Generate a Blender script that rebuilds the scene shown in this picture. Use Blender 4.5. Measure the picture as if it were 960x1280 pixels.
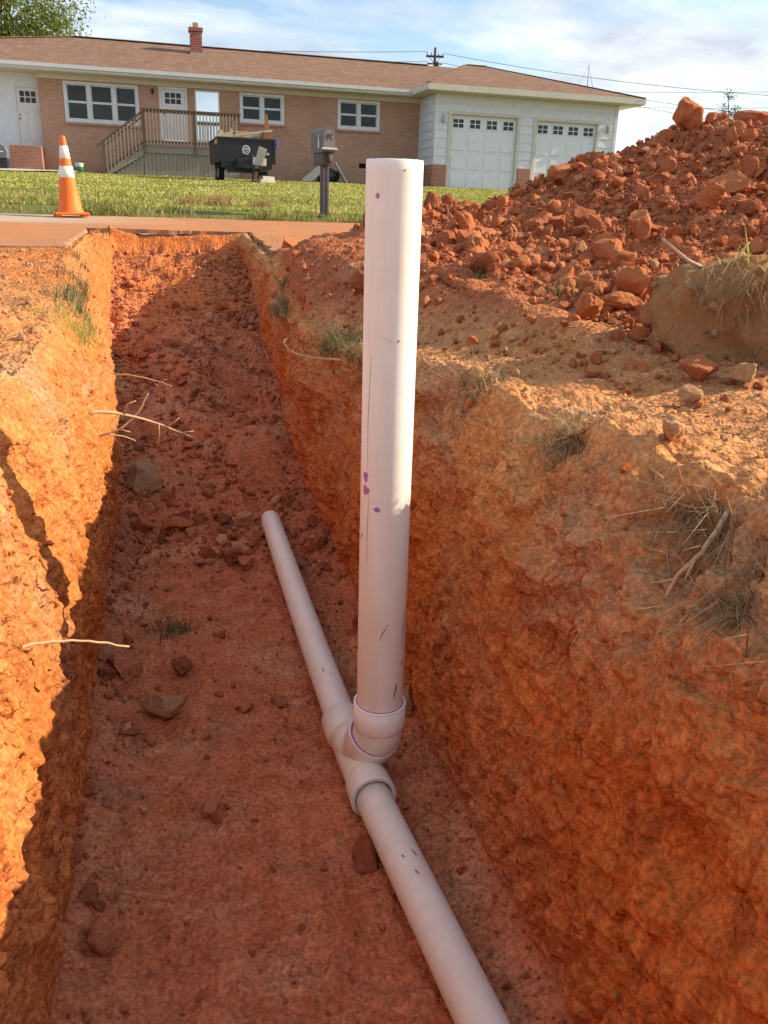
import bpy, bmesh, math, random
import numpy as np
from mathutils import Vector, Matrix, Euler

for o in list(bpy.data.objects): bpy.data.objects.remove(o, do_unlink=True)
scene = bpy.context.scene
COL = scene.collection
R = math.radians
random.seed(5)

# ---------------------------------------------------------------- camera
PITCH, ROLL, YAW, EYE = R(19.5), R(1.84), R(14.6), 1.40
F = Vector((math.sin(YAW)*math.cos(PITCH), math.cos(YAW)*math.cos(PITCH), -math.sin(PITCH)))
R0 = Vector((math.cos(YAW), -math.sin(YAW), 0)); U0 = R0.cross(F)
RX = R0*math.cos(ROLL)+U0*math.sin(ROLL); UX = U0*math.cos(ROLL)-R0*math.sin(ROLL)
cd = bpy.data.cameras.new('camera'); cam = bpy.data.objects.new('camera', cd); COL.objects.link(cam)
M = Matrix((RX, UX, -F)).transposed().to_4x4(); M.translation = Vector((0, 0, EYE)); cam.matrix_world = M
cd.sensor_fit = 'VERTICAL'; cd.sensor_height = 24; cd.lens = 1050/1280*24
cd.clip_start = .02; cd.clip_end = 3000
scene.camera = cam

# ---------------------------------------------------------------- light
SUN_EL, SUN_AZ = R(26.5), R(-2.5)            # azimuth from +X towards +Y
sl = bpy.data.lights.new('sun', 'SUN'); sl.energy = 3.8; sl.angle = R(.55); sl.color = (1, .84, .62)
so = bpy.data.objects.new('sun', sl); COL.objects.link(so)
sd = Vector((math.cos(SUN_EL)*math.cos(SUN_AZ), math.cos(SUN_EL)*math.sin(SUN_AZ), math.sin(SUN_EL)))
so.rotation_euler = sd.to_track_quat('Z', 'Y').to_euler(); so.location = (30, -3, 30)

w = bpy.data.worlds.new('World'); scene.world = w; w.use_nodes = True
nt = w.node_tree; nt.nodes.clear(); L = nt.links
def wn(t, **k):
    n = nt.nodes.new(t)
    for a, b in k.items(): setattr(n, a, b)
    return n
sky = wn('ShaderNodeTexSky', sky_type='NISHITA', sun_disc=False, sun_elevation=SUN_EL, sun_rotation=R(90)-SUN_AZ, air_density=1.0, dust_density=1.0, ozone_density=1.5)
bg = wn('ShaderNodeBackground'); bg.inputs[1].default_value = .095
bc = wn('ShaderNodeBackground'); bc.inputs[1].default_value = .69
tc = wn('ShaderNodeTexCoord'); sp = wn('ShaderNodeSeparateXYZ'); L.new(tc.outputs['Generated'], sp.inputs[0])
mz = wn('ShaderNodeMath', operation='MAXIMUM'); L.new(sp.outputs[2], mz.inputs[0]); mz.inputs[1].default_value = 0.0
az = wn('ShaderNodeMath', operation='ADD'); L.new(mz.outputs[0], az.inputs[0]); az.inputs[1].default_value = .16
dx = wn('ShaderNodeMath', operation='DIVIDE'); L.new(sp.outputs[0], dx.inputs[0]); L.new(az.outputs[0], dx.inputs[1])
dy = wn('ShaderNodeMath', operation='DIVIDE'); L.new(sp.outputs[1], dy.inputs[0]); L.new(az.outputs[0], dy.inputs[1])
cv = wn('ShaderNodeCombineXYZ'); L.new(dx.outputs[0], cv.inputs[0]); L.new(dy.outputs[0], cv.inputs[1])
n1 = wn('ShaderNodeTexNoise'); n1.inputs['Scale'].default_value = .85; n1.inputs['Detail'].default_value = 9; n1.inputs['Roughness'].default_value = .58; n1.inputs['Distortion'].default_value = .35
L.new(cv.outputs[0], n1.inputs['Vector'])
r1 = wn('ShaderNodeValToRGB'); r1.color_ramp.elements[0].position = .43; r1.color_ramp.elements[1].position = .57
L.new(n1.outputs[0], r1.inputs[0])
n2 = wn('ShaderNodeTexNoise'); n2.inputs['Scale'].default_value = 1.5; n2.inputs['Detail'].default_value = 8; n2.inputs['Roughness'].default_value = .6
va = wn('ShaderNodeVectorMath', operation='ADD'); va.inputs[1].default_value = (3.1, 7.7, 0); L.new(cv.outputs[0], va.inputs[0]); L.new(va.outputs[0], n2.inputs['Vector'])
r2 = wn('ShaderNodeValToRGB'); e = r2.color_ramp.elements
e[0].position = .33; e[0].color = (.37, .42, .50, 1); e[1].position = .72; e[1].color = (.93, .95, .97, 1)
L.new(n2.outputs[0], r2.inputs[0]); L.new(r2.outputs[0], bc.inputs[0])
L.new(sky.outputs[0], bg.inputs[0])
ms = wn('ShaderNodeMixShader'); L.new(r1.outputs[0], ms.inputs[0]); L.new(bg.outputs[0], ms.inputs[1]); L.new(bc.outputs[0], ms.inputs[2])
wo = wn('ShaderNodeOutputWorld'); L.new(ms.outputs[0], wo.inputs[0])

scene.view_settings.view_transform = 'Standard'; scene.view_settings.look = 'None'
scene.view_settings.gamma = 1; scene.view_settings.exposure = 1.16
scene.render.resolution_x = 768; scene.render.resolution_y = 1024

# ---------------------------------------------------------------- terrain (numpy only)
rng = np.random.default_rng(7)

def _hash(ix, iy, iz, seed):
    h = (ix.astype(np.int64)*374761393 + iy.astype(np.int64)*668265263 + iz.astype(np.int64)*2147483647 + seed*144665) & 0xffffffff
    h = ((h ^ (h >> 13))*1274126177) & 0xffffffff
    h = ((h ^ (h >> 15))*2246822519) & 0xffffffff
    return ((h ^ (h >> 16)) & 0xffffff)/float(0xffffff)

def vnoise(p, seed=0):
    i = np.floor(p).astype(np.int64); f = p - i
    f = f*f*f*(f*(f*6-15)+10)
    x, y, z = i[..., 0], i[..., 1], i[..., 2]
    fx, fy, fz = f[..., 0], f[..., 1], f[..., 2]
    r = 0
    for dx in (0, 1):
        wx = fx if dx else 1-fx
        for dy in (0, 1):
            wy = fy if dy else 1-fy
            for dz in (0, 1):
                wz = fz if dz else 1-fz
                r = r + _hash(x+dx, y+dy, z+dz, seed)*wx*wy*wz
    return r*2-1

def fbm(p, scale, octaves=4, seed=0, gain=.5, ridged=False):
    p = np.asarray(p)*scale; a = 1.; s = 0; t = 0
    for o in range(octaves):
        n = vnoise(p*(2.03**o)+o*17.3, seed+o)
        if ridged: n = 1-2*np.abs(n)
        s = s + a*n; t += a; a *= gain
    return s/t

def worley(p, scale, seed=0):
    p = np.asarray(p)*scale; i = np.floor(p).astype(np.int64); best = np.full(p.shape[:-1], 9.)
    for dx in (-1, 0, 1):
        for dy in (-1, 0, 1):
            for dz in (-1, 0, 1):
                c = i + np.array([dx, dy, dz])
                d = 0
                for k in range(3):
                    q = c[..., k] + _hash(c[..., 0], c[..., 1], c[..., 2], seed+11*k)
                    d = d + (q-p[..., k])**2
                best = np.minimum(best, d)
    return np.sqrt(best)

def lerp(Y, pts):
    a = np.array(pts, float); return np.interp(Y, a[:, 0], a[:, 1])

def smooth(a, b, x):
    t = np.clip((x-a)/(b-a), 0, 1); return t*t*(3-2*t)

Y_END = 8.12
def floor_z(Y):  return lerp(Y, [(-60, 0), (3.3, 0), (4.2, .08), (4.6, .17), (5.2, .29), (5.8, .43), (6.5, .62), (7.4, .90), (7.9, 1.0), (8.03, 1.03), (8.13, 1.17), (8.3, 1.14), (9, 1.12), (60, 1.2)])
def left_bot(Y): return lerp(Y, [(-60, -.27), (4.0, -.28), (4.35, -.36), (6.4, -.41), (8.2, -.44)])
def left_top(Y): return lerp(Y, [(-60, -.34), (1.2, -.33), (4.1, -.305), (4.5, -.40), (5.3, -.50), (6.4, -.60), (8.2, -.63)])
def left_z(Y):   return lerp(Y, [(-60, 1.04), (1.3, 1.06), (2.3, .985), (3.3, 1.0), (4.3, 1.03), (5.3, 1.085), (6.2, 1.115), (6.4, 1.12), (8.1, 1.165), (9.6, 1.19), (60, 1.2)])
def right_bot(Y): return lerp(Y, [(-60, .63), (1, .64), (4, .66), (8.2, .70)])
def right_top(Y): return lerp(Y, [(-60, .92), (1, .90), (1.5, .86), (2, .80), (2.5, .75), (3, .71), (4, .66), (5, .645), (5.6, .69), (6.2, .72), (8.2, .74)])
def right_z(Y):  return lerp(Y, [(-60, 1.0), (1, 1.0), (1.5, 1.0), (2, .985), (2.5, .955), (3, .925), (3.9, .87), (4.8, .84), (5.4, .9), (5.8, .98), (6.2, 1.07), (6.4, 1.095), (8.1, 1.165), (9.6, 1.19), (60, 1.2)])
def crest_z(X):  return lerp(X, [(.7, 1.12), (.95, 1.23), (1.44, 1.30), (1.96, 1.43), (2.3, 1.46), (2.63, 1.56), (3.0, 1.79), (3.6, 1.94), (3.9, 2.10), (4.2, 2.2), (4.6, 2.17), (5.2, 2.2), (7, 2.1), (9, 1.4), (10, 1.1)])-.035*smooth(1.8, 2.6, X)
def crest_y(X):  return lerp(X, [(.7, 5.6), (1.2, 5.7), (2.0, 6.4), (9, 6.5)])
def toe_y(X):    return lerp(X, [(.66, 4.2), (.8, 3.5), (.93, 3.0), (1.03, 2.5), (1.11, 1.95), (1.25, 1.45), (1.7, 1.15), (4, 1.0), (8, .8)])
def plat(X, Y):
    zr = right_z(Y); rt = right_top(Y)
    d = np.clip(X-rt, 0, None)
    flat = lerp(Y, [(-60, 1.02), (2.5, 1.0), (4, .98), (5.2, 1.02), (6.4, 1.07), (8.1, 1.165), (9.6, 1.19), (60, 1.2)])
    k = smooth(0, .5, d)
    return zr*(1-k) + flat*k
def right_ground(X, Y):
    b = plat(X, Y); cz = crest_z(X); cy = crest_y(X); ty = toe_y(X)
    t = np.clip((Y-ty)/(cy-ty), 0, 1)
    rise = np.where(X < 1.2, t**1.25, t**1.0)
    t2 = np.clip((Y-cy)/1.9, 0, 1)
    h = np.where(Y <= cy, rise, 1-t2**1.2)
    up = np.clip(cz-b, 0, None)*h
    edge = smooth(0, .10, X-right_top(Y))
    return b + up*edge

# ---- rows and columns of the swept trench ground
rowsA = -np.geomspace(1.0, 45, 12)[::-1]
rowsB = np.linspace(-.95, .58, 40)
nr = 430
rowsC = np.geomspace(.6, 8.08, nr-45)
rowsD = np.concatenate([np.linspace(8.10, 8.22, 9), np.linspace(8.26, 9.9, 36)])
YR = np.concatenate([rowsA, rowsB, rowsC, rowsD])
NROW = len(YR)
Xs, Zs, Tags = [], [], []
Yc = YR[:, None]
# left ground
u = np.concatenate([np.geomspace(.012, 3.2, 130), np.geomspace(3.6, 45, 16)])[::-1][None, :]
Xs.append(left_top(Yc)-.06*smooth(6.3, 5.8, Yc)-u); Zs.append(left_z(Yc)+.05*smooth(.05, 1.2, u)*smooth(6.3, 5.6, Yc)); Tags += [0]*u.shape[1]
# left wall
t = np.linspace(0, 1, 130)[None, :]
bul = .02*np.sin(t*3.1)-.06*np.clip(1-t/.14, 0, 1)**2*smooth(6.3, 5.8, Yc)
Xs.append(left_top(Yc)+(left_bot(Yc)-left_top(Yc))*t+bul); Zs.append(left_z(Yc)+(floor_z(Yc)+.06-left_z(Yc))*t); Tags += [1]*130
# floor
t = np.linspace(.004, .996, 135)[None, :]
Xs.append(left_bot(Yc)+(right_bot(Yc)-left_bot(Yc))*t)
Zs.append(floor_z(Yc)+.06*np.clip(1-t/.22, 0, 1)**1.6+.05*np.clip((t-.8)/.2, 0, 1)**1.6+0*Yc); Tags += [2]*135
# right wall
t = np.linspace(0, 1, 190)[None, :]
prof = np.interp(t, [0, .35, .6, .8, .93, 1], [0, .10, .32, .58, .82, 1])
Xs.append(right_bot(Yc)+(right_top(Yc)-right_bot(Yc))*prof)
Zs.append(floor_z(Yc)+.05+(right_z(Yc)-floor_z(Yc)-.05)*t); Tags += [3]*190
# right ground
u = np.concatenate([np.geomspace(.008, .5, 70), np.linspace(.51, 5.4, 290), np.geomspace(5.6, 45, 18)])[None, :]
XX = right_top(Yc)+u
Xs.append(XX); Zs.append(right_ground(XX, Yc+0*XX)); Tags += [4]*u.shape[1]
GX = np.concatenate(Xs, 1); GZ = np.concatenate(Zs, 1); TAG = np.array(Tags); NCOL = len(TAG)
P0 = np.stack([GX, np.broadcast_to(Yc, GX.shape), GZ], -1).copy()

JL = [int(np.argmax(TAG == k)) for k in (1, 2, 3, 4)]
def soften(A, w, half):
    B = A.copy()
    for j in JL:
        for q in range(j-half, j+half):
            g_ = max(1, int(w*(1-abs(q-j)/half))); B[:, q] = A[:, q-g_:q+g_+1].mean(1)
    return B
def grid_normals(P):
    a = np.empty_like(P); a[:, 1:-1] = P[:, 2:]-P[:, :-2]; a[:, 0] = P[:, 1]-P[:, 0]; a[:, -1] = P[:, -1]-P[:, -2]
    b = np.empty_like(P); b[1:-1] = P[2:]-P[:-2]; b[0] = P[1]-P[0]; b[-1] = P[-1]-P[-2]
    n = np.cross(a, b); n /= np.linalg.norm(n, axis=-1, keepdims=True)+1e-12
    return n

N0 = soften(grid_normals(P0), 9, 14); N0 /= np.linalg.norm(N0, axis=-1, keepdims=True)
D = np.zeros(P0.shape[:2])
tg = np.broadcast_to(TAG[None, :], D.shape)
near = (np.abs(P0[..., 0]) < 7) & (P0[..., 1] > -3)
def zone(k): return near & (tg == k)
pile_h = np.where(tg == 4, P0[..., 2]-plat(P0[..., 0], P0[..., 1]), 0)
pile_m = smooth(.015, .12, pile_h)
# left ground
m = zone(0); q = P0[m]
lump = smooth(4.3, 4.9, q[:, 1])*smooth(6.3, 5.9, q[:, 1]) + smooth(3.6, 3.0, q[:, 1])
D[m] += .035*fbm(q, 1.7, 3, 1)+.012*fbm(q, 9, 3, 2)+(.012+.02*lump)*(0.5-worley(q, 11, 3))+.006*fbm(q, 40, 2, 4)
# left wall
m = zone(1); q = P0[m]; qs = q*np.array([1, 1, .45]); h = (q[:, 2]-floor_z(q[:, 1]))/(left_z(q[:, 1])-floor_z(q[:, 1]))
qd = np.stack([q[:, 0], q[:, 1]+.5*q[:, 2], q[:, 2]*.3], -1)
D[m] += .018*fbm(q, 2.2, 3, 11)+.020*fbm(qd, 12, 3, 12)+.012*fbm(q, 7, 3, 16, ridged=True)+.006*fbm(q, 50, 2, 13)-.022*smooth(.45, .75, fbm(q*np.array([1, 1, .5]), 13, 2, 15))+smooth(.62, 1, h)*(.035*fbm(q, 4, 3, 14)-.02)
# floor
m = zone(2); q = P0[m]
far = smooth(3.2, 5, q[:, 1])
D[m] += .026*fbm(q, 2.4, 3, 21)+.016*fbm(q, 9, 3, 22)+.022*smooth(-.25, .3, fbm(q, 3.1, 2, 27))*(.55-worley(q, 20, 23))+.010*(.5-worley(q, 46, 29))+.006*fbm(q, 55, 2, 24)+far*(.085*fbm(q, 1.9, 3, 25)+.05*(.5-worley(q, 5, 26))+.02*fbm(q, 12, 3, 28))
# right wall
m = zone(3); q = P0[m]; h = (q[:, 2]-floor_z(q[:, 1]))/(right_z(q[:, 1])-floor_z(q[:, 1]))
qd = np.stack([q[:, 0], q[:, 1]-.9*q[:, 2], (q[:, 2]+.5*q[:, 1])*.3], -1)
top = smooth(.45, .8, h)
D[m] += .024*fbm(q, 1.8, 3, 31)+.026*fbm(q, 5, 4, 32, ridged=True)*(.3+top)+.013*fbm(qd, 14, 3, 33)+.003*fbm(q, 60, 2, 34)+top*(.065*fbm(q, 3.2, 3, 35)+.028*fbm(q, 14, 3, 36))-.035*smooth(.45, .7, fbm(q*np.array([1, 1, .6]), 6, 2, 37))
def dent(x0, y0, z0, r, a, p=2.):
    global D
    d2 = ((P0[..., 0]-x0)**2+(P0[..., 1]-y0)**2+(P0[..., 2]-z0)**2)/r**2
    D = D + a*np.exp(-d2**(p/2))*near
for _d in [(.765, 1.41, .80, .13, .05), (.83, 1.12, .87, .06, -.09), (.80, 1.24, .90, .05, -.04), (.84, 1.64, .93, .055, -.06), (.79, 2.05, .96, .05, -.05), (.705, .86, .53, .06, -.07),
           (.70, .78, .53, .06, -.045), (.75, 1.31, .71, .045, -.05), (.71, 1.5, .60, .05, -.045), (.76, 1.0, .72, .17, .045), (.70, 1.33, .52, .07, -.03), (.74, 2.32, .84, .05, -.05),
           (.75, 1.83, .86, .06, -.045), (.74, 2.0, .80, .09, .035), (.71, 2.7, .80, .12, .03), (.69, 1.75, .45, .14, .02), (.69, 3.4, .7, .15, -.03), (.68, 4.2, .6, .2, .03), (.68, 5.0, .72, .15, -.04),
           (.85, .85, .85, .1, .04), (.78, .7, .62, .08, .03), (.72, 1.12, .50, .05, .02),
           (-.31, 1.58, .78, .03, -.03), (-.28, 1.15, .32, .06, .03), (-.27, 1.30, .17, .05, -.03), (-.30, 2.2, .85, .1, -.035), (-.31, 2.65, .88, .07, -.07), (-.31, 3.1, .86, .07, -.05), (-.3, 3.5, .9, .08, .03),
           (-.32, 1.75, .95, .09, -.05), (-.30, 1.9, .60, .15, .02), (-.30, 1.35, .9, .12, .03),
           (.05, 5.55, .38, .30, .13), (.38, 5.25, .30, .16, -.13), (-.15, 4.75, .2, .2, -.07), (.3, 6.9, .72, .3, .08), (.5, 4.5, .15, .2, .08), (.14, 6.25, .54, .28, .05), (.45, 5.9, .47, .12, -.12), (-.2, 3.75, .08, .07, -.06), (.1, 4.6, .17, .25, .06), (.4, 7.0, .78, .2, .05), (-.1, 7.3, .87, .2, -.04), (.0, 2.9, .0, .2, -.02), (.15, 2.3, 0, .12, -.02),
           (-.45, 5.5, 1.1, .1, -.05), (-.6, 7.2, 1.1, .12, -.03), (-.55, 2.2, 1.02, .15, .03), (-.6, 3.1, 1.03, .15, .05), (-.5, 3.6, 1.03, .1, .04), (-.75, 1.9, 1.05, .2, -.03)]:
    dent(*_d)
for _k in range(6):      # caved-in bays in the far end wall
    dent(-.42+.22*_k, 8.13, 1.08, .07, -.06 if _k % 2 else .03)
def plates(q, sc, seed, n=4.):
    v = fbm(q, sc, 3, seed)*n; return (np.floor(v)+smooth(.0, .22, v-np.floor(v))-v)/n
for zk, hb_ in ((1, left_z), (3, right_z)):       # spalled plates, crumbs and bucket-tooth grooves
    pk = .35 if zk == 1 else .6
    m = zone(zk) & (P0[..., 1] < 8); q = P0[m]; hh_ = (q[:, 2]-floor_z(q[:, 1]))/(hb_(q[:, 1])-floor_z(q[:, 1]))
    s1 = (q[:, 1]+.45*q[:, 2])*1.; gro = np.abs(((s1*8.5+.9*fbm(q, 2.5, 2, 63)) % 1)-.5)
    gm = smooth(-.1, .35, fbm(q, 1.4, 2, 64))*smooth(.95, .7, hh_)
    D[m] += .10*plates(q*np.array([1, 1, .75]), 4.2, 65)+.045*plates(q, 11, 66)-.016*gm*smooth(.16, .02, gro)
    cm_ = smooth(.02, .4, fbm(q, 2.8, 2, 67))*pk*1.2
    D[m] += cm_*(.020*(.5-worley(q, 17, 68))+.013*(.5-worley(q, 38, 69)))
# right ground and pile
m = zone(4); q = P0[m]; pm = pile_m[m]
w1 = worley(q, 4.5, 41); w2 = worley(q, 11, 42)
D[m] += (1-pm)*(.040*fbm(q, 2.2, 3, 43)+.016*fbm(q, 11, 3, 44)+.012*(.5-worley(q, 22, 45))+.005*fbm(q, 50, 2, 48))+pm*(.08*fbm(q, 1.6, 3, 46)+.06*plates(q, 3, 49)+(.085*(.5-w1)+.06*(.5-w2)+.025*(.5-worley(q, 24, 53)))*(.3+.7*smooth(1.1, 1.6, q[:, 0]))+.012*fbm(q, 30, 2, 47))
lip = np.exp(-((GX-right_top(Yc))/.12)**2)*(tg >= 3)*near
D += lip*(.05*fbm(P0, 4, 3, 51)+.03*fbm(P0, 11, 3, 52))
# keep the soil under the road sheet
rd = (P0[..., 1] > 6.3) & (tg != 2)
D = D*(1-.7*smooth(8.02, 8.1, P0[..., 1])*(tg == 2))
D = soften(D, 9, 14)
P = P0+N0*D[..., None]
P = soften(P, 4, 6)
underroad = smooth(6.25, 6.5, P0[..., 1])*((tg == 0) | ((tg == 4) & (pile_h < .03)))
P[..., 2] = P[..., 2]-underroad*(np.clip(D, -.02, .2)+.01)
NRM = grid_normals(P)

# ---------------------------------------------------------------- helpers
def tag(o, label=None, cat=None, group=None, kind=None):
    if label: o['label'] = label
    if cat: o['category'] = cat
    if group: o['group'] = group
    if kind: o['kind'] = kind
    return o

def empty(name, label, cat, loc=(0, 0, 0), rz=0, group=None):
    o = bpy.data.objects.new(name, None); COL.objects.link(o)
    o.location = loc; o.rotation_euler = (0, 0, rz); o.empty_display_size = .1
    return tag(o, label, cat, group)

def link(name, me, parent=None, loc=None, rot=None, scale=None):
    o = bpy.data.objects.new(name, me); COL.objects.link(o)
    if parent: o.parent = parent
    if loc is not None: o.location = loc
    if rot is not None: o.rotation_euler = rot
    if scale is not None: o.scale = scale
    return o

def mesh_np(name, V, Fc, mat, smoothed=True, attrs=None, sharp=None):
    me = bpy.data.meshes.new(name); V = np.asarray(V, np.float32); Fc = np.asarray(Fc, np.int32)
    me.vertices.add(len(V)); me.vertices.foreach_set('co', V.ravel())
    k = Fc.shape[1]; me.loops.add(Fc.size); me.loops.foreach_set('vertex_index', Fc.ravel())
    me.polygons.add(len(Fc)); me.polygons.foreach_set('loop_start', np.arange(0, Fc.size, k, dtype=np.int32))
    me.polygons.foreach_set('loop_total', np.full(len(Fc), k, np.int32))
    me.polygons.foreach_set('use_smooth', np.full(len(Fc), smoothed))
    for an, av in (attrs or {}).items():
        a = me.attributes.new(an, 'FLOAT', 'POINT'); a.data.foreach_set('value', np.asarray(av, np.float32).ravel())
    me.update(calc_edges=True); me.materials.append(mat)
    if sharp: me.set_sharp_from_angle(angle=R(sharp))
    return me

class MB:
    """collects simple shapes and links them as ONE mesh object"""
    def __init__(s): s.v = []; s.f = []; s.sm = []
    def add(s, v, f, sm=False):
        b = len(s.v); s.v += [tuple(p) for p in v]; s.f += [tuple(b+i for i in q) for q in f]; s.sm += [sm]*len(f); return s
    def box(s, x0, x1, y0, y1, z0, z1, bev=0):
        if bev:
            bm = bmesh.new(); bmesh.ops.create_cube(bm, size=1)
            for q in bm.verts: q.co = Vector(((x0+x1)/2+q.co.x*(x1-x0), (y0+y1)/2+q.co.y*(y1-y0), (z0+z1)/2+q.co.z*(z1-z0)))
            bmesh.ops.bevel(bm, geom=bm.edges[:], offset=bev, segments=2, affect='EDGES', profile=.5)
            bm.verts.index_update(); s.add([q.co.copy() for q in bm.verts], [[q.index for q in f.verts] for f in bm.faces]); bm.free(); return s
        v = [(x, y, z) for z in (z0, z1) for y in (y0, y1) for x in (x0, x1)]
        return s.add(v, [(0, 2, 3, 1), (4, 5, 7, 6), (0, 1, 5, 4), (2, 6, 7, 3), (0, 4, 6, 2), (1, 3, 7, 5)])
    def bar(s, a, b, wx, wy, up=(0, 0, 1)):
        a = Vector(a); b = Vector(b); d = (b-a).normalized(); u = Vector(up)
        if abs(d.dot(u)) > .98: u = Vector((0, 1, 0))
        sx = d.cross(u).normalized(); sy = sx.cross(d)
        v = [p+sx*i*wx/2+sy*j*wy/2 for p in (a, b) for j in (-1, 1) for i in (-1, 1)]
        return s.add(v, [(0, 2, 3, 1), (4, 5, 7, 6), (0, 1, 5, 4), (2, 6, 7, 3), (0, 4, 6, 2), (1, 3, 7, 5)])
    def tube(s, pts, r, n=12, cap=True):
        pts = [Vector(p) for p in pts]; m = len(pts)
        rs = r if isinstance(r, (list, tuple)) else [r]*m
        v = []; ref = None
        for i, p in enumerate(pts):
            d = (pts[min(i+1, m-1)]-pts[max(i-1, 0)]).normalized()
            if ref is None:
                ref = d.cross(Vector((0, 0, 1)) if abs(d.z) < .9 else Vector((1, 0, 0))).normalized()
            else: ref = (ref-d*ref.dot(d)).normalized()
            q = d.cross(ref)
            for k in range(n):
                t = 2*math.pi*k/n; v.append(p+(ref*math.cos(t)+q*math.sin(t))*rs[i])
        f = [(i*n+k, i*n+(k+1) % n, (i+1)*n+(k+1) % n, (i+1)*n+k) for i in range(m-1) for k in range(n)]
        s.add(v, f, True)
        if cap:
            b = len(s.v)-m*n
            s.f.append(tuple(b+k for k in range(n))[::-1]); s.f.append(tuple(b+(m-1)*n+k for k in range(n))); s.sm += [False, False]
        return s
    def lathe(s, prof, n=32, c=(0, 0, 0)):
        v = [(c[0]+r*math.cos(2*math.pi*k/n), c[1]+r*math.sin(2*math.pi*k/n), c[2]+z) for r, z in prof for k in range(n)]
        f = [(i*n+k, i*n+(k+1) % n, (i+1)*n+(k+1) % n, (i+1)*n+k) for i in range(len(prof)-1) for k in range(n)]
        return s.add(v, f, True)
    def prism(s, poly, d):
        """poly: 3D points in a plane, pushed along d"""
        n = len(poly); d = Vector(d); a = [Vector(p) for p in poly]; v = a+[p+d for p in a]
        return s.add(v, [tuple(range(n))[::-1], tuple(range(n, 2*n))]+[(i, (i+1) % n, n+(i+1) % n, n+i) for i in range(n)])
    def mesh(s, name, mat):
        me = bpy.data.meshes.new(name); me.from_pydata(s.v, [], s.f); me.polygons.foreach_set('use_smooth', s.sm); me.update()
        bm = bmesh.new(); bm.from_mesh(me); bmesh.ops.recalc_face_normals(bm, faces=bm.faces[:]); bm.to_mesh(me); bm.free()
        me.materials.append(mat); return me
    def build(s, name, mat, parent=None): return link(name, s.mesh(name, mat), parent)

# ---------------------------------------------------------------- materials
def mat(name, col=(.5, .5, .5), rough=.6, spec=.3, metal=0, build=None):
    m = bpy.data.materials.new(name); m.use_nodes = True; t = m.node_tree
    b = t.nodes['Principled BSDF']; b.inputs['Base Color'].default_value = (*col, 1); b.inputs['Roughness'].default_value = rough
    b.inputs['Specular IOR Level'].default_value = spec; b.inputs['Metallic'].default_value = metal
    if build: build(G(t, b))
    return m

class G:
    """short node-graph writer"""
    def __init__(s, t, b): s.t = t; s.b = b
    def n(s, ty, **k):
        x = s.t.nodes.new(ty)
        for a, v in k.items(): setattr(x, a, v)
        return x
    def l(s, a, b): s.t.links.new(a, b)
    def co(s, kind='Object'): return s.n('ShaderNodeTexCoord').outputs[kind]
    def pos(s): return s.n('ShaderNodeNewGeometry').outputs['Position']
    def attr(s, name): return s.n('ShaderNodeAttribute', attribute_name=name).outputs['Fac']
    def scale(s, v, sc):
        x = s.n('ShaderNodeMapping'); s.l(v, x.inputs[0]); x.inputs['Scale'].default_value = sc; return x.outputs[0]
    def noise(s, v, scale, detail=6, rough=.6, dist=0):
        x = s.n('ShaderNodeTexNoise'); x.inputs['Scale'].default_value = scale; x.inputs['Detail'].default_value = detail
        x.inputs['Roughness'].default_value = rough; x.inputs['Distortion'].default_value = dist
        if v is not None: s.l(v, x.inputs['Vector'])
        return x.outputs[0]
    def voro(s, v, scale, feature='F1'):
        x = s.n('ShaderNodeTexVoronoi', feature=feature); x.inputs['Scale'].default_value = scale; s.l(v, x.inputs['Vector']); return x.outputs['Distance']
    def ramp(s, fac, *stops):
        x = s.n('ShaderNodeValToRGB'); e = x.color_ramp.elements
        while len(e) < len(stops): e.new(.5)
        for i, (p, c) in enumerate(stops):
            e[i].position = p; e[i].color = (*c, 1) if isinstance(c, tuple) else (c, c, c, 1)
        s.l(fac, x.inputs[0]); return x.outputs[0]
    def mix(s, fac, a, b, mode='MIX'):
        x = s.n('ShaderNodeMix', data_type='RGBA', blend_type=mode)
        for sock, v in ((x.inputs['Factor'], fac), (x.inputs['A'], a), (x.inputs['B'], b)):
            if isinstance(v, (int, float)): sock.default_value = v
            elif isinstance(v, tuple): sock.default_value = (*v, 1)
            else: s.l(v, sock)
        return x.outputs['Result']
    def math(s, op, a, b=None, clamp=False):
        x = s.n('ShaderNodeMath', operation=op, use_clamp=clamp)
        for i, v in ((0, a), (1, b)):
            if v is None: continue
            if isinstance(v, (int, float)): x.inputs[i].default_value = v
            else: s.l(v, x.inputs[i])
        return x.outputs[0]
    def col(s, c): s.l(c, s.b.inputs['Base Color'])
    def rough(s, c): s.l(c, s.b.inputs['Roughness'])
    def bump(s, h, strength=.5, dist=.01):
        x = s.n('ShaderNodeBump'); x.inputs['Strength'].default_value = strength; x.inputs['Distance'].default_value = dist
        s.l(h, x.inputs['Height']); s.l(x.outputs[0], s.b.inputs['Normal'])
    def speck(s, c, amt=.25, scale=6):
        v = s.noise(s.co(), scale, 8, .65); return s.mix(amt, c, s.ramp(v, (.3, .25), (.7, 1.0)), 'MULTIPLY')

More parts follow.
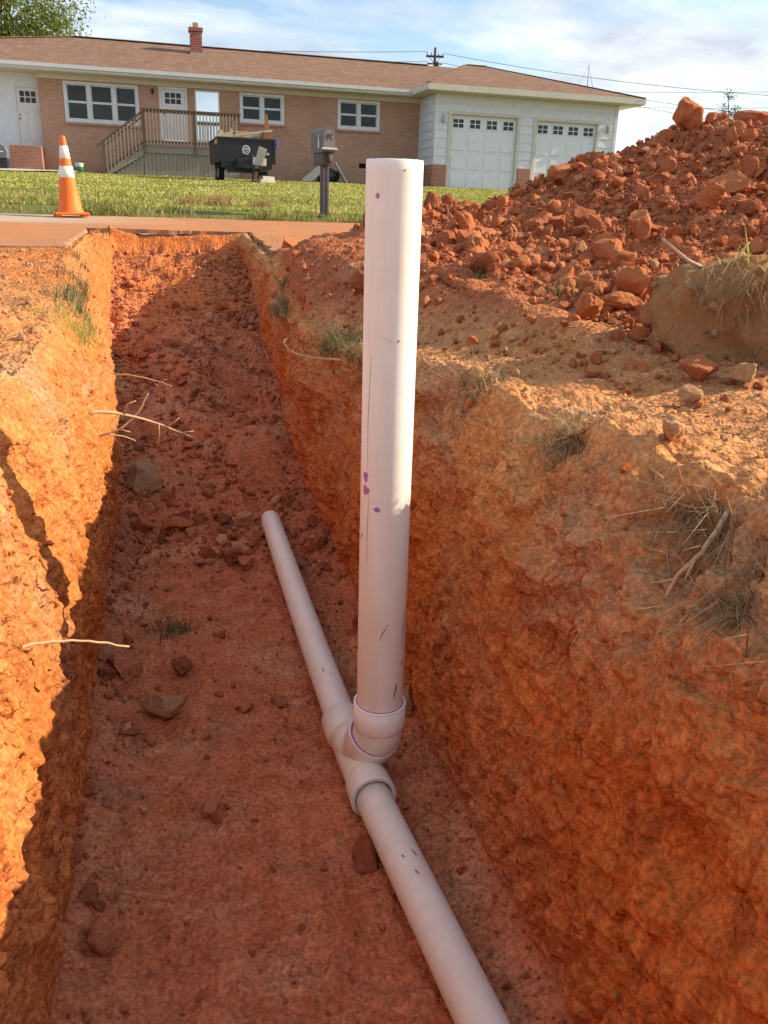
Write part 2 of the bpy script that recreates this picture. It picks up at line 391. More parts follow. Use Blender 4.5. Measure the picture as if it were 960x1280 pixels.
RED, ORANGE, DARK, TAN = (.36, .115, .045), (.62, .20, .048), (.43, .128, .052), (.58, .275, .11)
def soil(g):
    p = g.pos()
    a = g.noise(p, 2.3, 9, .62); b = g.noise(p, 11, 8, .65); c = g.noise(p, 95, 4, .6)
    streak = g.noise(g.scale(p, (6, 26, 5)), 1.0, 6, .6, .4)
    wall = g.mix(g.ramp(streak, (.36, 0.), (.66, 1.)), (.42, .112, .028), ORANGE)
    wall = g.mix(g.ramp(a, (.48, 0.), (.72, .6)), wall, (.46, .17, .062))
    floor_ = g.mix(g.ramp(b, (.35, 0.), (.65, 1.)), DARK, (.56, .21, .108))
    floor_ = g.mix(g.ramp(a, (.52, 0.), (.66, .7)), floor_, (.60, .31, .18))
    floor_ = g.mix(g.ramp(g.noise(p, 3.7, 5, .55), (.60, 0.), (.70, .55)), floor_, (.28, .18, .125))
    tan = g.mix(g.ramp(b, (.35, 0.), (.62, 1.)), (.46, .188, .068), TAN)
    tan = g.mix(g.ramp(a, (.5, 0.), (.68, .75)), tan, (.46, .28, .16))
    pile = g.mix(g.ramp(b, (.3, 0.), (.7, 1.)), (.30, .09, .038), (.48, .155, .062))
    pile = g.mix(g.ramp(a, (.57, 0.), (.66, .8)), pile, (.42, .21, .115))
    jit = g.math('MULTIPLY', g.math('SUBTRACT', a, .5), .9)
    f1 = g.math('ADD', g.attr('floor'), jit, True); f2 = g.math('ADD', g.attr('topsoil'), g.math('MULTIPLY', jit, 1.3), True); f3 = g.math('ADD', g.attr('pile'), jit, True)
    k = g.mix(f1, wall, floor_); k = g.mix(f2, k, tan); k = g.mix(f3, k, pile)
    k = g.mix(g.ramp(g.noise(p, 130, 3, .6), (.68, 0.), (.74, .55)), k, (.55, .33, .20))
    k = g.mix(.5, k, g.ramp(c, (.36, .45), (.64, 1.6)), 'MULTIPLY'); k = g.mix(.5, k, g.ramp(g.noise(p, 21, 7, .7), (.3, .6), (.7, 1.4)), 'MULTIPLY')
    k = g.mix(g.math('MULTIPLY', g.ramp(g.voro(p, 190), (.12, 1.), (.22, 0.)), g.ramp(g.noise(p, 8, 4), (.5, 0.), (.65, .8))), k, (.52, .29, .18))
    g.col(k)
    h = g.math('ADD', g.math('MULTIPLY', g.noise(p, 34, 4, .55), 1.), g.math('MULTIPLY', g.voro(p, 55), -.5))
    h = g.math('ADD', h, g.math('MULTIPLY', streak, .8))
    cell = g.n('ShaderNodeTexVoronoi', feature='DISTANCE_TO_EDGE'); cell.inputs['Scale'].default_value = 16
    dv_ = g.n('ShaderNodeVectorMath', operation='ADD'); nv = g.n('ShaderNodeTexNoise'); nv.inputs['Scale'].default_value = 9; nv.inputs['Detail'].default_value = 5; g.l(p, nv.inputs['Vector'])
    sv = g.n('ShaderNodeVectorMath', operation='SCALE'); sv.inputs['Scale'].default_value = .16; g.l(nv.outputs['Color'], sv.inputs[0]); g.l(p, dv_.inputs[0]); g.l(sv.outputs[0], dv_.inputs[1]); g.l(dv_.outputs[0], cell.inputs['Vector'])
    crack = g.math('MULTIPLY', g.ramp(cell.outputs['Distance'], (.0, 0.), (.09, 1.)), g.ramp(g.noise(p, 4.5, 4), (.52, 0.), (.68, .7)))
    h = g.math('ADD', h, crack); h = g.math('ADD', h, g.math('MULTIPLY', g.noise(p, 130, 3, .6), .35))
    g.bump(h, .75, .020)
M_soil = mat('red clay soil', rough=.97, spec=.12, build=soil)

def clodm(c1, c2, c3):
    def f(g):
        r = g.n('ShaderNodeObjectInfo').outputs['Random']; p = g.co()
        at = g.n('ShaderNodeAttribute', attribute_name='rnd').outputs['Fac']
        r = g.math('FRACT', g.math('ADD', r, at))
        k = g.ramp(r, (.0, c1), (.55, c2), (.86, c2), (.95, c3))
        n = g.noise(g.pos(), 14, 8, .65); k = g.mix(g.ramp(n, (.45, 0.), (.7, .5)), k, c3)
        k = g.mix(.5, k, g.ramp(g.noise(g.pos(), 70, 5, .7), (.25, .35), (.75, 1.15)), 'MULTIPLY'); g.col(k)
        g.bump(g.math('ADD', g.noise(g.pos(), 45, 8, .7), g.math('MULTIPLY', g.voro(g.pos(), 60), -.4)), .8, .012)
    return f
M_clod = mat('clay clod', rough=.97, spec=.12, build=clodm((.30, .088, .038), (.50, .155, .060), (.52, .24, .115)))
M_clodfloor = mat('damp clod', rough=.95, spec=.15, build=clodm((.27, .08, .04), (.50, .165, .08), (.58, .30, .17)))
M_clodtan = mat('sandy clod', rough=.97, spec=.12, build=clodm((.50, .24, .11), (.56, .31, .15), (.52, .32, .17)))

# ---------------------------------------------------------------- ground object
ii, jj = np.meshgrid(np.arange(NROW-1), np.arange(NCOL-1), indexing='ij')
b0 = ii*NCOL+jj
FQ = np.stack([b0, b0+1, b0+1+NCOL, b0+NCOL], -1).reshape(-1, 4)
hz = P[..., 2]-floor_z(P[..., 1])
a_floor = np.where(tg == 2, 1., 0.)+np.where((tg == 1) | (tg == 3), smooth(.16, .0, hz), 0)
rel = np.where(tg == 3, .06+.94*smooth(.48, .95, (P0[..., 2]-floor_z(Yc))/(right_z(Yc)-floor_z(Yc))), np.where(tg == 1, .12+.35*smooth(.4, 1, (P0[..., 2]-floor_z(Yc))/(left_z(Yc)-floor_z(Yc))), 0))
redstrip = np.where(tg == 0, smooth(4.2, 4.9, P0[..., 1]), 0)
a_top = np.where(tg == 0, .8-.55*redstrip, np.where(tg == 4, 1., rel))
a_pile = np.where(tg == 4, pile_m, 0)
far2 = smooth(5.6, 7.2, P0[..., 1]); a_floor = a_floor*(1-.75*far2)
ground = link('trench', mesh_np('trench', P.reshape(-1, 3), FQ, M_soil, True, {'floor': a_floor, 'topsoil': a_top, 'pile': a_pile}))
tag(ground, kind='structure')

PF = P.reshape(-1, 3); NF = NRM.reshape(-1, 3); TF = tg.reshape(-1)
def snap(x, y, z=None, zones=None):
    d = (PF[:, 0]-x)**2+(PF[:, 1]-y)**2
    if z is not None: d = d+(PF[:, 2]-z)**2
    if zones is not None: d = np.where(np.isin(TF, zones), d, 9e9)
    k = int(np.argmin(d)); return Vector(PF[k]), Vector(NF[k])

# ---------------------------------------------------------------- road and lawn
def road_z(Y): return lerp(Y, [(6.0, 1.115), (6.4, 1.13), (8.1, 1.21), (9.6, 1.247), (10.7, 1.285), (11, 1.29)])
def lawn_z(X, Y): return lerp(Y, [(10.5, 1.25), (10.75, 1.30), (11.3, 1.36), (14, 1.50), (38, 2.62), (60, 2.7), (2000, 2.7)])+.03*fbm(np.stack([X, Y, 0*X], -1), .6, 3, 61)*smooth(10.6, 12, Y)
NX0, NX1, NY1 = -.66, .765, 8.15
xs = np.unique(np.round(np.concatenate([-np.geomspace(5, 60, 10), np.linspace(-5, NX0-.1, 40), np.linspace(NX0-.1, NX1+.1, 62), np.linspace(NX1+.1, 5, 40), np.geomspace(5, 60, 10), [NX0, NX1]]), 5))
ys = np.unique(np.round(np.concatenate([np.linspace(6.38, NY1, 60), np.linspace(NY1, 10.85, 40)]), 5))
nx, ny = len(xs), len(ys)
XG, YG = np.meshgrid(xs, ys, indexing='xy')
pj = np.stack([XG, YG, 0*XG], -1)
jx = .022*fbm(pj, 3, 3, 71)+.035*fbm(pj, 8, 3, 72); jy = .03*fbm(pj, 2.5, 3, 73)+.035*fbm(pj, 7, 3, 74)
RXg = XG+jx*(np.abs(XG) < 5); RYg = YG+jy*(YG < 8.5)
RZ = road_z(YG)+.012*fbm(pj, 2.2, 4, 75)
top = np.stack([RXg, RYg, RZ], -1).reshape(-1, 3); bot = top-np.stack([0*XG, 0*XG, .038+.016*fbm(pj, 7, 3, 76)], -1).reshape(-1, 3)+np.stack([.02*fbm(pj, 10, 2, 77), .02*fbm(pj, 10, 2, 78), 0*XG], -1).reshape(-1, 3)
i0, j0 = np.meshgrid(np.arange(ny-1), np.arange(nx-1), indexing='ij')
hole = (xs[j0] >= NX0-1e-4) & (xs[j0+1] <= NX1+1e-4) & (ys[i0+1] <= NY1+1e-4)
keep = ~hole
k0 = (i0*nx+j0)[keep]; ft = np.stack([k0, k0+1, k0+1+nx, k0+nx], -1); nT = len(top)
edges = {}
for q in ft:
    for a, b in ((0, 1), (1, 2), (2, 3), (3, 0)):
        e_ = (int(q[a]), int(q[b]))
        if (e_[1], e_[0]) in edges: del edges[(e_[1], e_[0])]
        else: edges[e_] = 1
sk = np.array([(b, a, a+nT, b+nT) for a, b in edges])
def roadmat(g):
    p = g.pos(); a = g.noise(p, 1.3, 6, .6); b = g.noise(g.scale(p, (1, 9, 1)), 1.6, 7, .6); c = g.noise(p, 90, 4, .7)
    base = g.ramp(c, (.3, (.13, .12, .11)), (.7, (.30, .27, .24)))
    dust = g.mix(b, (.48, .165, .048), (.56, .235, .085))
    sepx = g.n('ShaderNodeSeparateXYZ'); g.l(p, sepx.inputs[0])
    clean = g.math('MULTIPLY', g.n('ShaderNodeMapRange').outputs[0], 1.0)
    mr = clean.node.inputs[0].links[0].from_node; mr.inputs[1].default_value = 8.55; mr.inputs[2].default_value = 9.35; g.l(sepx.outputs[1], mr.inputs[0])
    mx = g.n('ShaderNodeMapRange'); mx.inputs[1].default_value = .3; mx.inputs[2].default_value = -1.4; g.l(sepx.outputs[0], mx.inputs[0])
    edge = g.math('MULTIPLY', clean, mx.outputs[0])
    pale = g.mix(c, (.36, .28, .20), (.54, .44, .33))
    k = g.mix(g.ramp(a, (.3, 1.), (.75, .6)), base, dust); k = g.mix(.5, k, g.ramp(g.noise(g.scale(p, (2, 14, 2)), 2.2, 7, .7), (.3, .5), (.7, 1.3)), 'MULTIPLY'); k = g.mix(edge, k, pale)
    n = g.n('ShaderNodeNewGeometry').outputs['Normal']; sz = g.n('ShaderNodeSeparateXYZ'); g.l(n, sz.inputs[0])
    side = g.math('LESS_THAN', sz.outputs[2], .5)
    k = g.mix(side, k, g.mix(g.ramp(g.noise(p, 12, 6, .7), (.4, 0.), (.6, 1.)), g.mix(c, (.13, .10, .08), (.34, .28, .22)), (.42, .20, .10)))
    g.col(k); g.bump(g.math('ADD', c, b), .5, .008)
M_road = mat('dusty asphalt', rough=.95, spec=.15, build=roadmat)
road = link('road', mesh_np('road', np.concatenate([top, bot]), np.concatenate([ft, sk, ft[:, ::-1]+nT]), M_road, False))
tag(road, kind='structure')

def lawnmat(g):
    p = g.pos(); a = g.noise(p, .8, 7, .6); b = g.noise(p, 30, 5, .7)
    k = g.mix(g.ramp(a, (.35, 0.), (.65, 1.)), (.13, .15, .035), (.24, .20, .08)); k = g.mix(.5, k, g.ramp(b, (.2, .4), (.8, 1.1)), 'MULTIPLY'); g.col(k); g.bump(b, .8, .03)
M_lawn = mat('lawn soil', rough=1, spec=.1, build=lawnmat)
xs2 = np.unique(np.concatenate([-np.geomspace(26, 900, 14), np.linspace(-25, 30, 90), np.geomspace(31, 900, 14)]))
ys2 = np.unique(np.concatenate([np.linspace(10.6, 16, 24), np.linspace(16, 42, 30), np.geomspace(43, 1800, 24)]))
A, B = np.meshgrid(xs2, ys2, indexing='xy'); n2x = len(xs2)
i0, j0 = np.meshgrid(np.arange(len(ys2)-1), np.arange(n2x-1), indexing='ij'); k0 = (i0*n2x+j0).ravel()
lawn = link('lawn', mesh_np('lawn', np.stack([A, B, lawn_z(A, B)], -1).reshape(-1, 3), np.stack([k0, k0+1, k0+1+n2x, k0+n2x], -1), M_lawn))
tag(lawn, kind='structure')
# land behind the camera and beside the trench ends, to the horizon
far = MB()
far.add([(-900, -900, 1.0), (900, -900, 1.0), (900, -44, 1.0), (-900, -44, 1.0)], [(0, 1, 2, 3)])
far.add([(-900, -44, 1.0), (-44, -44, 1.0), (-44, 6.4, 1.05), (-900, 6.4, 1.05)], [(0, 1, 2, 3)])
far.add([(44, -44, .97), (900, -44, 1.0), (900, 6.4, 1.05), (44, 6.4, 1.03)], [(0, 1, 2, 3)])
far.add([(-900, 6.4, 1.05), (-59, 6.4, 1.05), (-59, 10.7, 1.25), (-900, 10.7, 1.25)], [(0, 1, 2, 3)])
far.add([(59, 6.4, 1.05), (900, 6.4, 1.05), (900, 10.7, 1.25), (59, 10.7, 1.25)], [(0, 1, 2, 3)])
tag(far.build('terrain', M_lawn), kind='structure')
# concrete drive at the left end of the house
def concm(g):
    p = g.pos(); g.col(g.mix(g.noise(p, 3, 8, .6), (.40, .36, .30), (.58, .54, .47))); g.bump(g.noise(p, 60, 4), .3, .004)
M_conc = mat('concrete', rough=.9, spec=.2, build=concm)
dv = MB(); dxs = np.linspace(-14, -3.0, 24); 
pts_a = []; 
for X_ in dxs:
    y0_ = 24+(X_+14)*.95; y1_ = 37.2
    pts_a.append((X_, min(y0_, y1_-.2), y1_))
dvv = []; dvf = []
for k_, (X_, a_, b_) in enumerate(pts_a):
    for m_ in range(9):
        Y_ = a_+(b_-a_)*m_/8; dvv.append((X_, Y_, float(lawn_z(np.array(X_), np.array(Y_)))+.05))
for k_ in range(len(pts_a)-1):
    for m_ in range(8): q_ = k_*9+m_; dvf.append((q_, q_+9, q_+10, q_+1))
dv.add(dvv, dvf); dr = dv.build('driveway', M_conc); tag(dr, kind='structure')

# ---------------------------------------------------------------- clods
def ico(sub):
    bm = bmesh.new(); bmesh.ops.create_icosphere(bm, subdivisions=sub, radius=1); bm.verts.ensure_lookup_table()
    V = np.array([v.co[:] for v in bm.verts]); Fc = np.array([[v.index for v in f.verts] for f in bm.faces]); bm.free(); return V, Fc
ICO = {k: ico(k) for k in (1, 2, 3, 4)}
def clod_shape(sub, seed, cuts=9, rough=.12, boxy=.0):
    r = np.random.default_rng(seed); V, Fc = ICO[sub]; V = V.copy()
    n = r.normal(size=(cuts, 3)); n /= np.linalg.norm(n, axis=1, keepdims=True)
    for k in range(cuts):
        d = V@n[k]; lim = r.uniform(.34, .74); V -= np.where(d > lim, (d-lim)*.92, 0)[:, None]*n[k]
    V *= 1+rough*(fbm(V+seed*3.7, 1.6, 3, seed)[:, None])+rough*.5*fbm(V+seed, 5, 2, seed+1)[:, None]
    V *= r.uniform(.72, 1.0, 3)
    return V, Fc
CLOD3 = [clod_shape(3, 100+k, 10, .30) for k in range(14)]
CLOD2 = [clod_shape(2, 200+k, 8, .30) for k in range(14)]
CLOD1 = [clod_shape(1, 300+k, 6, .2) for k in range(16)]
CM = {}
def clod_mesh(k, m):
    if (k, m.name) not in CM: CM[(k, m.name)] = mesh_np('dirt_clod', *CLOD3[k], m, True, None, 34)
    return CM[(k, m.name)]
def rand_rot(r): 
    q = r.normal(size=4); q /= np.linalg.norm(q); a, b, c, d = q
    return np.array([[1-2*(c*c+d*d), 2*(b*c-a*d), 2*(b*d+a*c)], [2*(b*c+a*d), 1-2*(b*b+d*d), 2*(c*d-a*b)], [2*(b*d-a*c), 2*(c*d+a*b), 1-2*(b*b+c*c)]])
CAM = np.array([0, 0, EYE])
def scatter(zmask, n, seed, smin, smax, power, weight=None):
    """points on the trench ground, sizes from a power law"""
    r = np.random.default_rng(seed)
    A_ = np.linalg.norm(np.cross(np.roll(P, -1, 0)-P, np.roll(P, -1, 1)-P), axis=-1); A_[-1] = 0; A_[:, -1] = 0
    w = (A_*zmask).ravel()
    if weight is not None: w = w*weight.ravel()
    k = r.choice(len(w), n, p=w/w.sum())
    u_ = r.random(n); s = (smin**-power+u_*(smax**-power-smin**-power))**(-1/power)
    pos = PF[k]+r.normal(size=(n, 3))*.004
    return pos, NF[k], s, r
def stuff_clods(name, pos, nrm, s, r, m, shapes, sink=.25):
    Vs, Fs, rn = [], [], []; off = 0
    for i in range(len(s)):
        V, Fc = shapes[int(r.integers(len(shapes)))]
        W = (V@rand_rot(r).T)*s[i]*r.uniform(.8, 1.1, 3)+pos[i]+nrm[i]*s[i]*(1-2*sink)*.6
        Vs.append(W); Fs.append(Fc+off); off += len(V); rn.append(np.full(len(V), r.random()))
    o = link(name, mesh_np(name, np.concatenate(Vs), np.concatenate(Fs), m, True, {'rnd': np.concatenate(rn)}, 36))
    return tag(o, kind='stuff')
def obj_clods(pos, nrm, s, r, m, name, label, group, sink=.25):
    for i in range(len(s)):
        o = link(name, clod_mesh(int(r.integers(len(CLOD3))), m), loc=Vector(pos[i])+Vector(nrm[i])*float(s[i]*(1-2*sink)*.6), rot=tuple(r.uniform(0, 6.28, 3)), scale=tuple(s[i]*r.uniform(.8, 1.15, 3)))
        lab, gr = label(pos[i], s[i]) if callable(label) else (label, group)
        tag(o, lab, 'dirt clod', gr)

X_, Y_ = P[..., 0], P[..., 1]
vis = (Y_ > .7) & (X_ < .95+.92*Y_) & (X_ > -2.2-.15*Y_)
pm_ = (tg == 4)*pile_m*vis
# the larger lumps of the heap one by one, the rest as stuff
front = np.where(Y_ < crest_y(X_)+.3, 1, .15)*np.where(X_ < 1.35, .16, 1)
pos, nrm, s, r = scatter(pm_, 14000, 11, .010, .115, 1.9, front)
dist = np.linalg.norm(pos-CAM, axis=1); order = np.argsort(-s/dist)
cz_ = crest_z(pos[:, 0])
top_i = order[:230]; rest = order[230:]
def heap_label(p, s_):
    q = p[0]/p[1]; side = 'behind the standpipe' if q < .40 else 'below the garage doors' if q < .56 else 'below the summit clod' if q < .68 else 'toward the right picture edge'
    t = (p[1]-toe_y(p[0]))/(crest_y(p[0])-toe_y(p[0])); hgt = 'at the foot' if t < .22 else 'low down' if t < .48 else 'high up' if t < .8 else 'along the crest'
    sz = 'larger' if s_ > .075 else 'smaller'
    return sz+' clay clod '+hgt+(' of' if hgt[0] == 'a' else ' on')+' the heap '+side, sz+' clods '+hgt+(' of' if hgt[0] == 'a' else ' on')+' the heap '+side
obj_clods(pos[top_i], nrm[top_i], s[top_i], r, M_clod, 'dirt_clod', heap_label, None)
stuff_clods('heap_rubble', pos[rest], nrm[rest], s[rest], r, M_clod, CLOD2[:10] + CLOD2[:4])
pos, nrm, s, r = scatter(pm_, 16000, 12, .005, .018, 2.0, front*(Y_ < 5.5))
stuff_clods('heap_crumbs', pos, nrm, s, r, M_clod, CLOD1)
# clods that rolled off the heap onto the bank
ro_ = (tg == 4)*(1-pile_m)*vis*(Y_ < 5)*smooth(.45, .0, toe_y(X_)-Y_)*(X_ > right_top(Y_)+.12)
pos, nrm, s, r = scatter(ro_, 420, 18, .008, .035, 1.8)
stuff_clods('heap_rubble', pos, nrm, s, r, M_clod, CLOD2)
# crumbs on the plateau and left bank
pl_ = (tg == 4)*(1-pile_m)*vis*(Y_ < 6.2)
pos, nrm, s, r = scatter(pl_, 5000, 13, .003, .02, 2.6)
stuff_clods('bank_crumbs', pos, nrm, s, r, M_clodtan, CLOD1)
lb_ = (tg == 0)*vis*(Y_ > 1.2)*(Y_ < 6.3)*(X_ > -2.5)
pos, nrm, s, r = scatter(lb_, 4200, 14, .004, .03, 2.3, .35+smooth(4.3, 4.8, Y_)+.6*smooth(3.5, 2.6, Y_))
stuff_clods('bank_crumbs', pos, nrm, s, r, M_clodtan, CLOD1)
# trench floor
fl_ = (tg == 2)*(Y_ > .75)*(Y_ < 8)
tt = (X_-left_bot(Y_))/(right_bot(Y_)-left_bot(Y_))
clump = smooth(-.2, .5, fbm(P, 1.7, 2, 91))
fw = .35+clump+2.2*smooth(.25, 0, tt)+2.2*smooth(.8, 1, tt)+1.0*smooth(3, 4, Y_)
pos, nrm, s, r = scatter(fl_, 18000, 15, .003, .018, 2.2, fw*(.75+.25*smooth(1.8, 3, Y_)))
stuff_clods('floor_crumbs', pos, nrm, s, r, M_clodfloor, CLOD1, .12)
w2_ = .05+(.3+1.6*clump)*smooth(2.4, 3.3, Y_)+.8*smooth(.22, 0, tt)*smooth(1.1, 1.8, Y_)
pos, nrm, s, r = scatter(fl_, 1500, 16, .012, .06, 1.9, w2_)
order = np.argsort(-s/np.linalg.norm(pos-CAM, axis=1))
t1, t2 = order[:70], order[70:]
def floor_label(p, s_):
    pl = 'beyond the roots' if p[1] > 4.0 else 'just beyond the far pipe end' if p[1] > 3.3 else 'beside the far pipe' if p[1] > 2.1 else 'level with the pipe joint'
    sz = 'bigger' if s_ > .028 else 'little'
    if p[1] > 4.4: return sz+' red clod on the rising far end of the trench floor', sz+' clods on the far trench floor'
    if p[0] < -.08: return sz+' dark red clod against the left trench wall '+pl, sz+' clods along the left trench wall '+pl
    return sz+' dark red clod loose on the trench floor '+pl, sz+' clods on the trench floor '+pl
obj_clods(pos[t1], nrm[t1], s[t1], r, M_clodfloor, 'dirt_clod', floor_label, None)
stuff_clods('floor_rubble', pos[t2], nrm[t2], s[t2], r, M_clodfloor, CLOD2)

# crumbs stuck in the walls
wl_ = ((tg == 3) | (tg == 1))*(Y_ > .7)*(Y_ < 7)
pos, nrm, s, r = scatter(wl_, 2600, 17, .003, .02, 2.3, .3+smooth(.1, .6, fbm(P, 3, 2, 93))*2+1.2*smooth(.5, .9, a_top*(tg == 3)))
stuff_clods('wall_crumbs', pos, nrm, s, r, mat('wall clay crumb', rough=.97, spec=.12, build=clodm((.42, .115, .03), (.58, .19, .055), (.56, .26, .11))), CLOD1, .35)
# particular clods and stones that stand out
def big(x, y, sx, sy, sz, rz, seed, label, m, sink=.3, name='dirt_clod', cuts=12, rough=.24, zones=None, sub=4, rx=0):
    V, Fc = clod_shape(sub, seed, cuts, rough)
    V = V/np.abs(V).max(0); V = V*(1+.09*fbm(V*1.0+seed, 4, 4, seed+5)[:, None]+.035*fbm(V+seed, 14, 2, seed+6)[:, None])
    q, nn = snap(x, y, None, zones)
    o = link(name, mesh_np(name, V, Fc, m, True, None, 38), loc=(q.x, q.y, q.z+sz*(1-2*sink)), rot=(rx, 0, rz), scale=(sx, sy, sz)); return tag(o, label, 'dirt clod')
M_rock = mat('sandy stone', rough=.95, spec=.15, build=clodm((.40, .19, .10), (.44, .23, .125), (.42, .25, .14)))
M_redlump = mat('bright red clod', rough=.97, spec=.12, build=clodm((.42, .14, .06), (.50, .17, .065), (.45, .20, .10)))
H4 = (4,)
big(3.95, 6.33, .125, .12, .13, .3, 961, 'large blocky red clod standing on the summit of the dirt heap', M_clod, .12, zones=H4)
big(1.86, 3.0, .115, .10, .085, .5, 903, 'grey brown flat faced clod just left of the big sod clod', M_clodtan, .3, zones=H4)
big(1.51, 2.70, .085, .05, .04, -.35, 904, 'long bright red clod lying at the foot of the heap', M_redlump, .1, zones=H4)
big(1.33, 2.58, .055, .05, .055, .4, 905, 'upright tan faced clod at the left foot of the heap', M_redlump, .1, zones=H4)
big(1.52, 2.95, .06, .055, .05, 1.4, 906, 'rounded red clod above the long bright red one', M_redlump, .15, zones=H4)
big(1.66, 2.95, .075, .06, .055, .2, 907, 'broad red clod behind the long bright red one', M_clod, .15, zones=H4)
big(2.95, 4.42, .13, .11, .10, 1.1, 908, 'large pinkish clod high on the right side of the heap', M_clod, .2, zones=H4)
big(2.46, 4.25, .085, .08, .11, .4, 909, 'pointed orange clod in the middle of the heap slope', M_redlump, .2, zones=H4)
big(2.93, 6.25, .14, .12, .075, .3, 910, 'broad orange lump on the heap skyline in front of the right garage door', M_redlump, .3, zones=H4)
big(3.3, 4.75, .16, .13, .11, .9, 911, 'big brown clod on the upper right slope of the heap', M_clod, .25, zones=H4)
big(2.25, 3.1, .12, .11, .10, 2.0, 912, 'large brown clod above the sod clod at the right edge', M_clod, .25, zones=H4)
big(4.55, 6.35, .16, .15, .11, 2.4, 913, 'wide orange lump right of the summit clod on the heap crest', M_redlump, .35, zones=H4)
big(.905, 1.36, .036, .03, .028, .6, 914, 'pale sandy stone perched on the sunny right lip of the trench', M_clodtan, .1, zones=H4, name='sandy_stone')
big(1.42, 1.85, .04, .04, .035, 2.2, 915, 'tan crumbly clod below the sod clod', M_clodtan, .1, zones=H4)
big(1.20, 1.75, .03, .03, .028, .2, 916, 'small sunlit tan clod at the right in front of the sod clod', M_clodtan, .1, zones=H4)
big(1.33, 1.92, .05, .045, .04, .2, 917, 'brown double clod right under the sod clod', M_clod, .15, zones=H4)
big(1.95, 5.2, .16, .10, .07, .9, 918, 'smooth sloping slab of brown clay half way up the heap', M_clod, .4, zones=H4)
F2 = (2,)
big(-.06, 2.20, .068, .052, .042, .25, 921, 'pale brown squarish stone lying on the left of the trench floor', M_rock, .1, name='brown_stone', cuts=10, rough=.1, zones=F2)
big(-.005, 2.40, .05, .04, .035, 1.2, 922, 'dark rounded clod right behind the pale squarish stone', M_clodfloor, .15, zones=F2)
big(-.19, 2.42, .05, .05, .05, 2.0, 923, 'dark clod against the left wall opposite the squarish stone', M_clodfloor, .3, zones=F2)
big(-.165, 2.1, .034, .02, .012, .1, 924, 'thin flat chip in front of the squarish stone', M_clodfloor, .1, zones=F2)
big(-.17, 4.12, .12, .10, .10, .6, 925, 'big grey brown clod beside the left wall under the roots', M_rock, .25, zones=F2)
big(-.01, 3.66, .072, .055, .042, .0, 926, 'wide red stone in the middle of the trench floor', M_redlump, .15, name='red_stone', zones=F2)
big(-.20, 3.36, .045, .04, .038, .9, 927, 'dark squarish clod by the left wall in front of the red stone', M_clodfloor, .15, zones=F2)
big(-.165, 3.62, .05, .045, .045, .1, 928, 'angular red clod between left wall and the wide red stone', M_redlump, .15, zones=F2)
big(.20, 3.28, .055, .045, .035, .4, 929, 'flat brown clod left of the far pipe end', M_clodfloor, .15, zones=F2)
big(.27, 3.24, .05, .04, .035, 1.4, 930, 'second brown clod touching the flat one left of the far pipe', M_clodfloor, .15, zones=F2)
big(.20, 3.66, .045, .04, .05, .8, 931, 'upright pale clod left of the mud plugged pipe end', M_rock, .15, zones=F2)
big(.28, 3.64, .045, .04, .04, .3, 932, 'brown clod nearest the mud plugged pipe end', M_clodfloor, .15, zones=F2)
big(.10, 3.72, .04, .035, .03, .3, 933, 'small red clod between the wide red stone and the pipe end', M_clodfloor, .15, zones=F2)
big(.03, 1.72, .03, .026, .022, .5, 934, 'round dark clod alone on the floor left of the tee', M_clodfloor, .2, zones=F2)
big(-.005, 1.79, .013, .009, .006, .5, 935, 'small whitish pebble beside the round dark clod', M_clodtan, .05, name='pebble', zones=F2, sub=3)
big(.62, 2.05, .045, .04, .04, .5, 936, 'tan clod fallen between the tee and the right wall', M_rock, .15, zones=F2)
# the big sod clod at the right edge
sx_, sy_ = 1.60, 2.11; q_, _n = snap(sx_, sy_, None, H4)
sod = empty('sod_clod', 'big tan sod clod with matted grass roots at the right foot of the heap', 'sod clod', (q_.x, q_.y, q_.z-.075), R(-22)); sod.scale = (1.15, 1.15, 1.12)
V, Fc = ICO[4]; V = np.sign(V)*np.abs(V)**.8; V = V*(1+.34*fbm(V+3, 1.5, 3, 941)[:, None]+.24*fbm(V+3, 3, 4, 942, .55, True)[:, None]+.22*(.5-worley(V+3, 2.6, 943))[:, None])
M_sod = mat('sandy sod soil', rough=.98, spec=.1, build=clodm((.36, .17, .07), (.42, .22, .095), (.34, .22, .12)))
link('soil_block', mesh_np('soil_block', V*np.array([.20, .15, .155])+np.array([0, 0, .13]), Fc, M_sod, True), sod)
V2, F2_ = clod_shape(4, 945, 5, .2); V2 = V2*(1+.2*fbm(V2+5, 3, 4, 946)[:, None]+.12*(.5-worley(V2+3, 3.5, 947))[:, None]); link('topsoil_crust', mesh_np('topsoil_crust', V2*np.array([.17, .15, .13])+np.array([.12, .03, .22]), F2_, M_clodtan, True), sod)
rc_ = np.random.default_rng(951); Vs, Fs, off = [], [], 0
VB = V*np.array([.20, .15, .155])+np.array([0, 0, .13])
for k in range(170):
    q = VB[int(rc_.integers(len(VB)))]
    if q[2] < .02: continue
    Vc, Fc_ = CLOD2[int(rc_.integers(len(CLOD2)))]; sz = float(rc_.uniform(.005, .017))
    Vs.append((Vc@rand_rot(rc_).T)*sz+q); Fs.append(Fc_+off); off += len(Vc)
cr_o = link('soil_crumbs', mesh_np('soil_crumbs', np.concatenate(Vs), np.concatenate(Fs), M_sod, True, None, 36), sod); cr_o['kind'] = 'stuff'

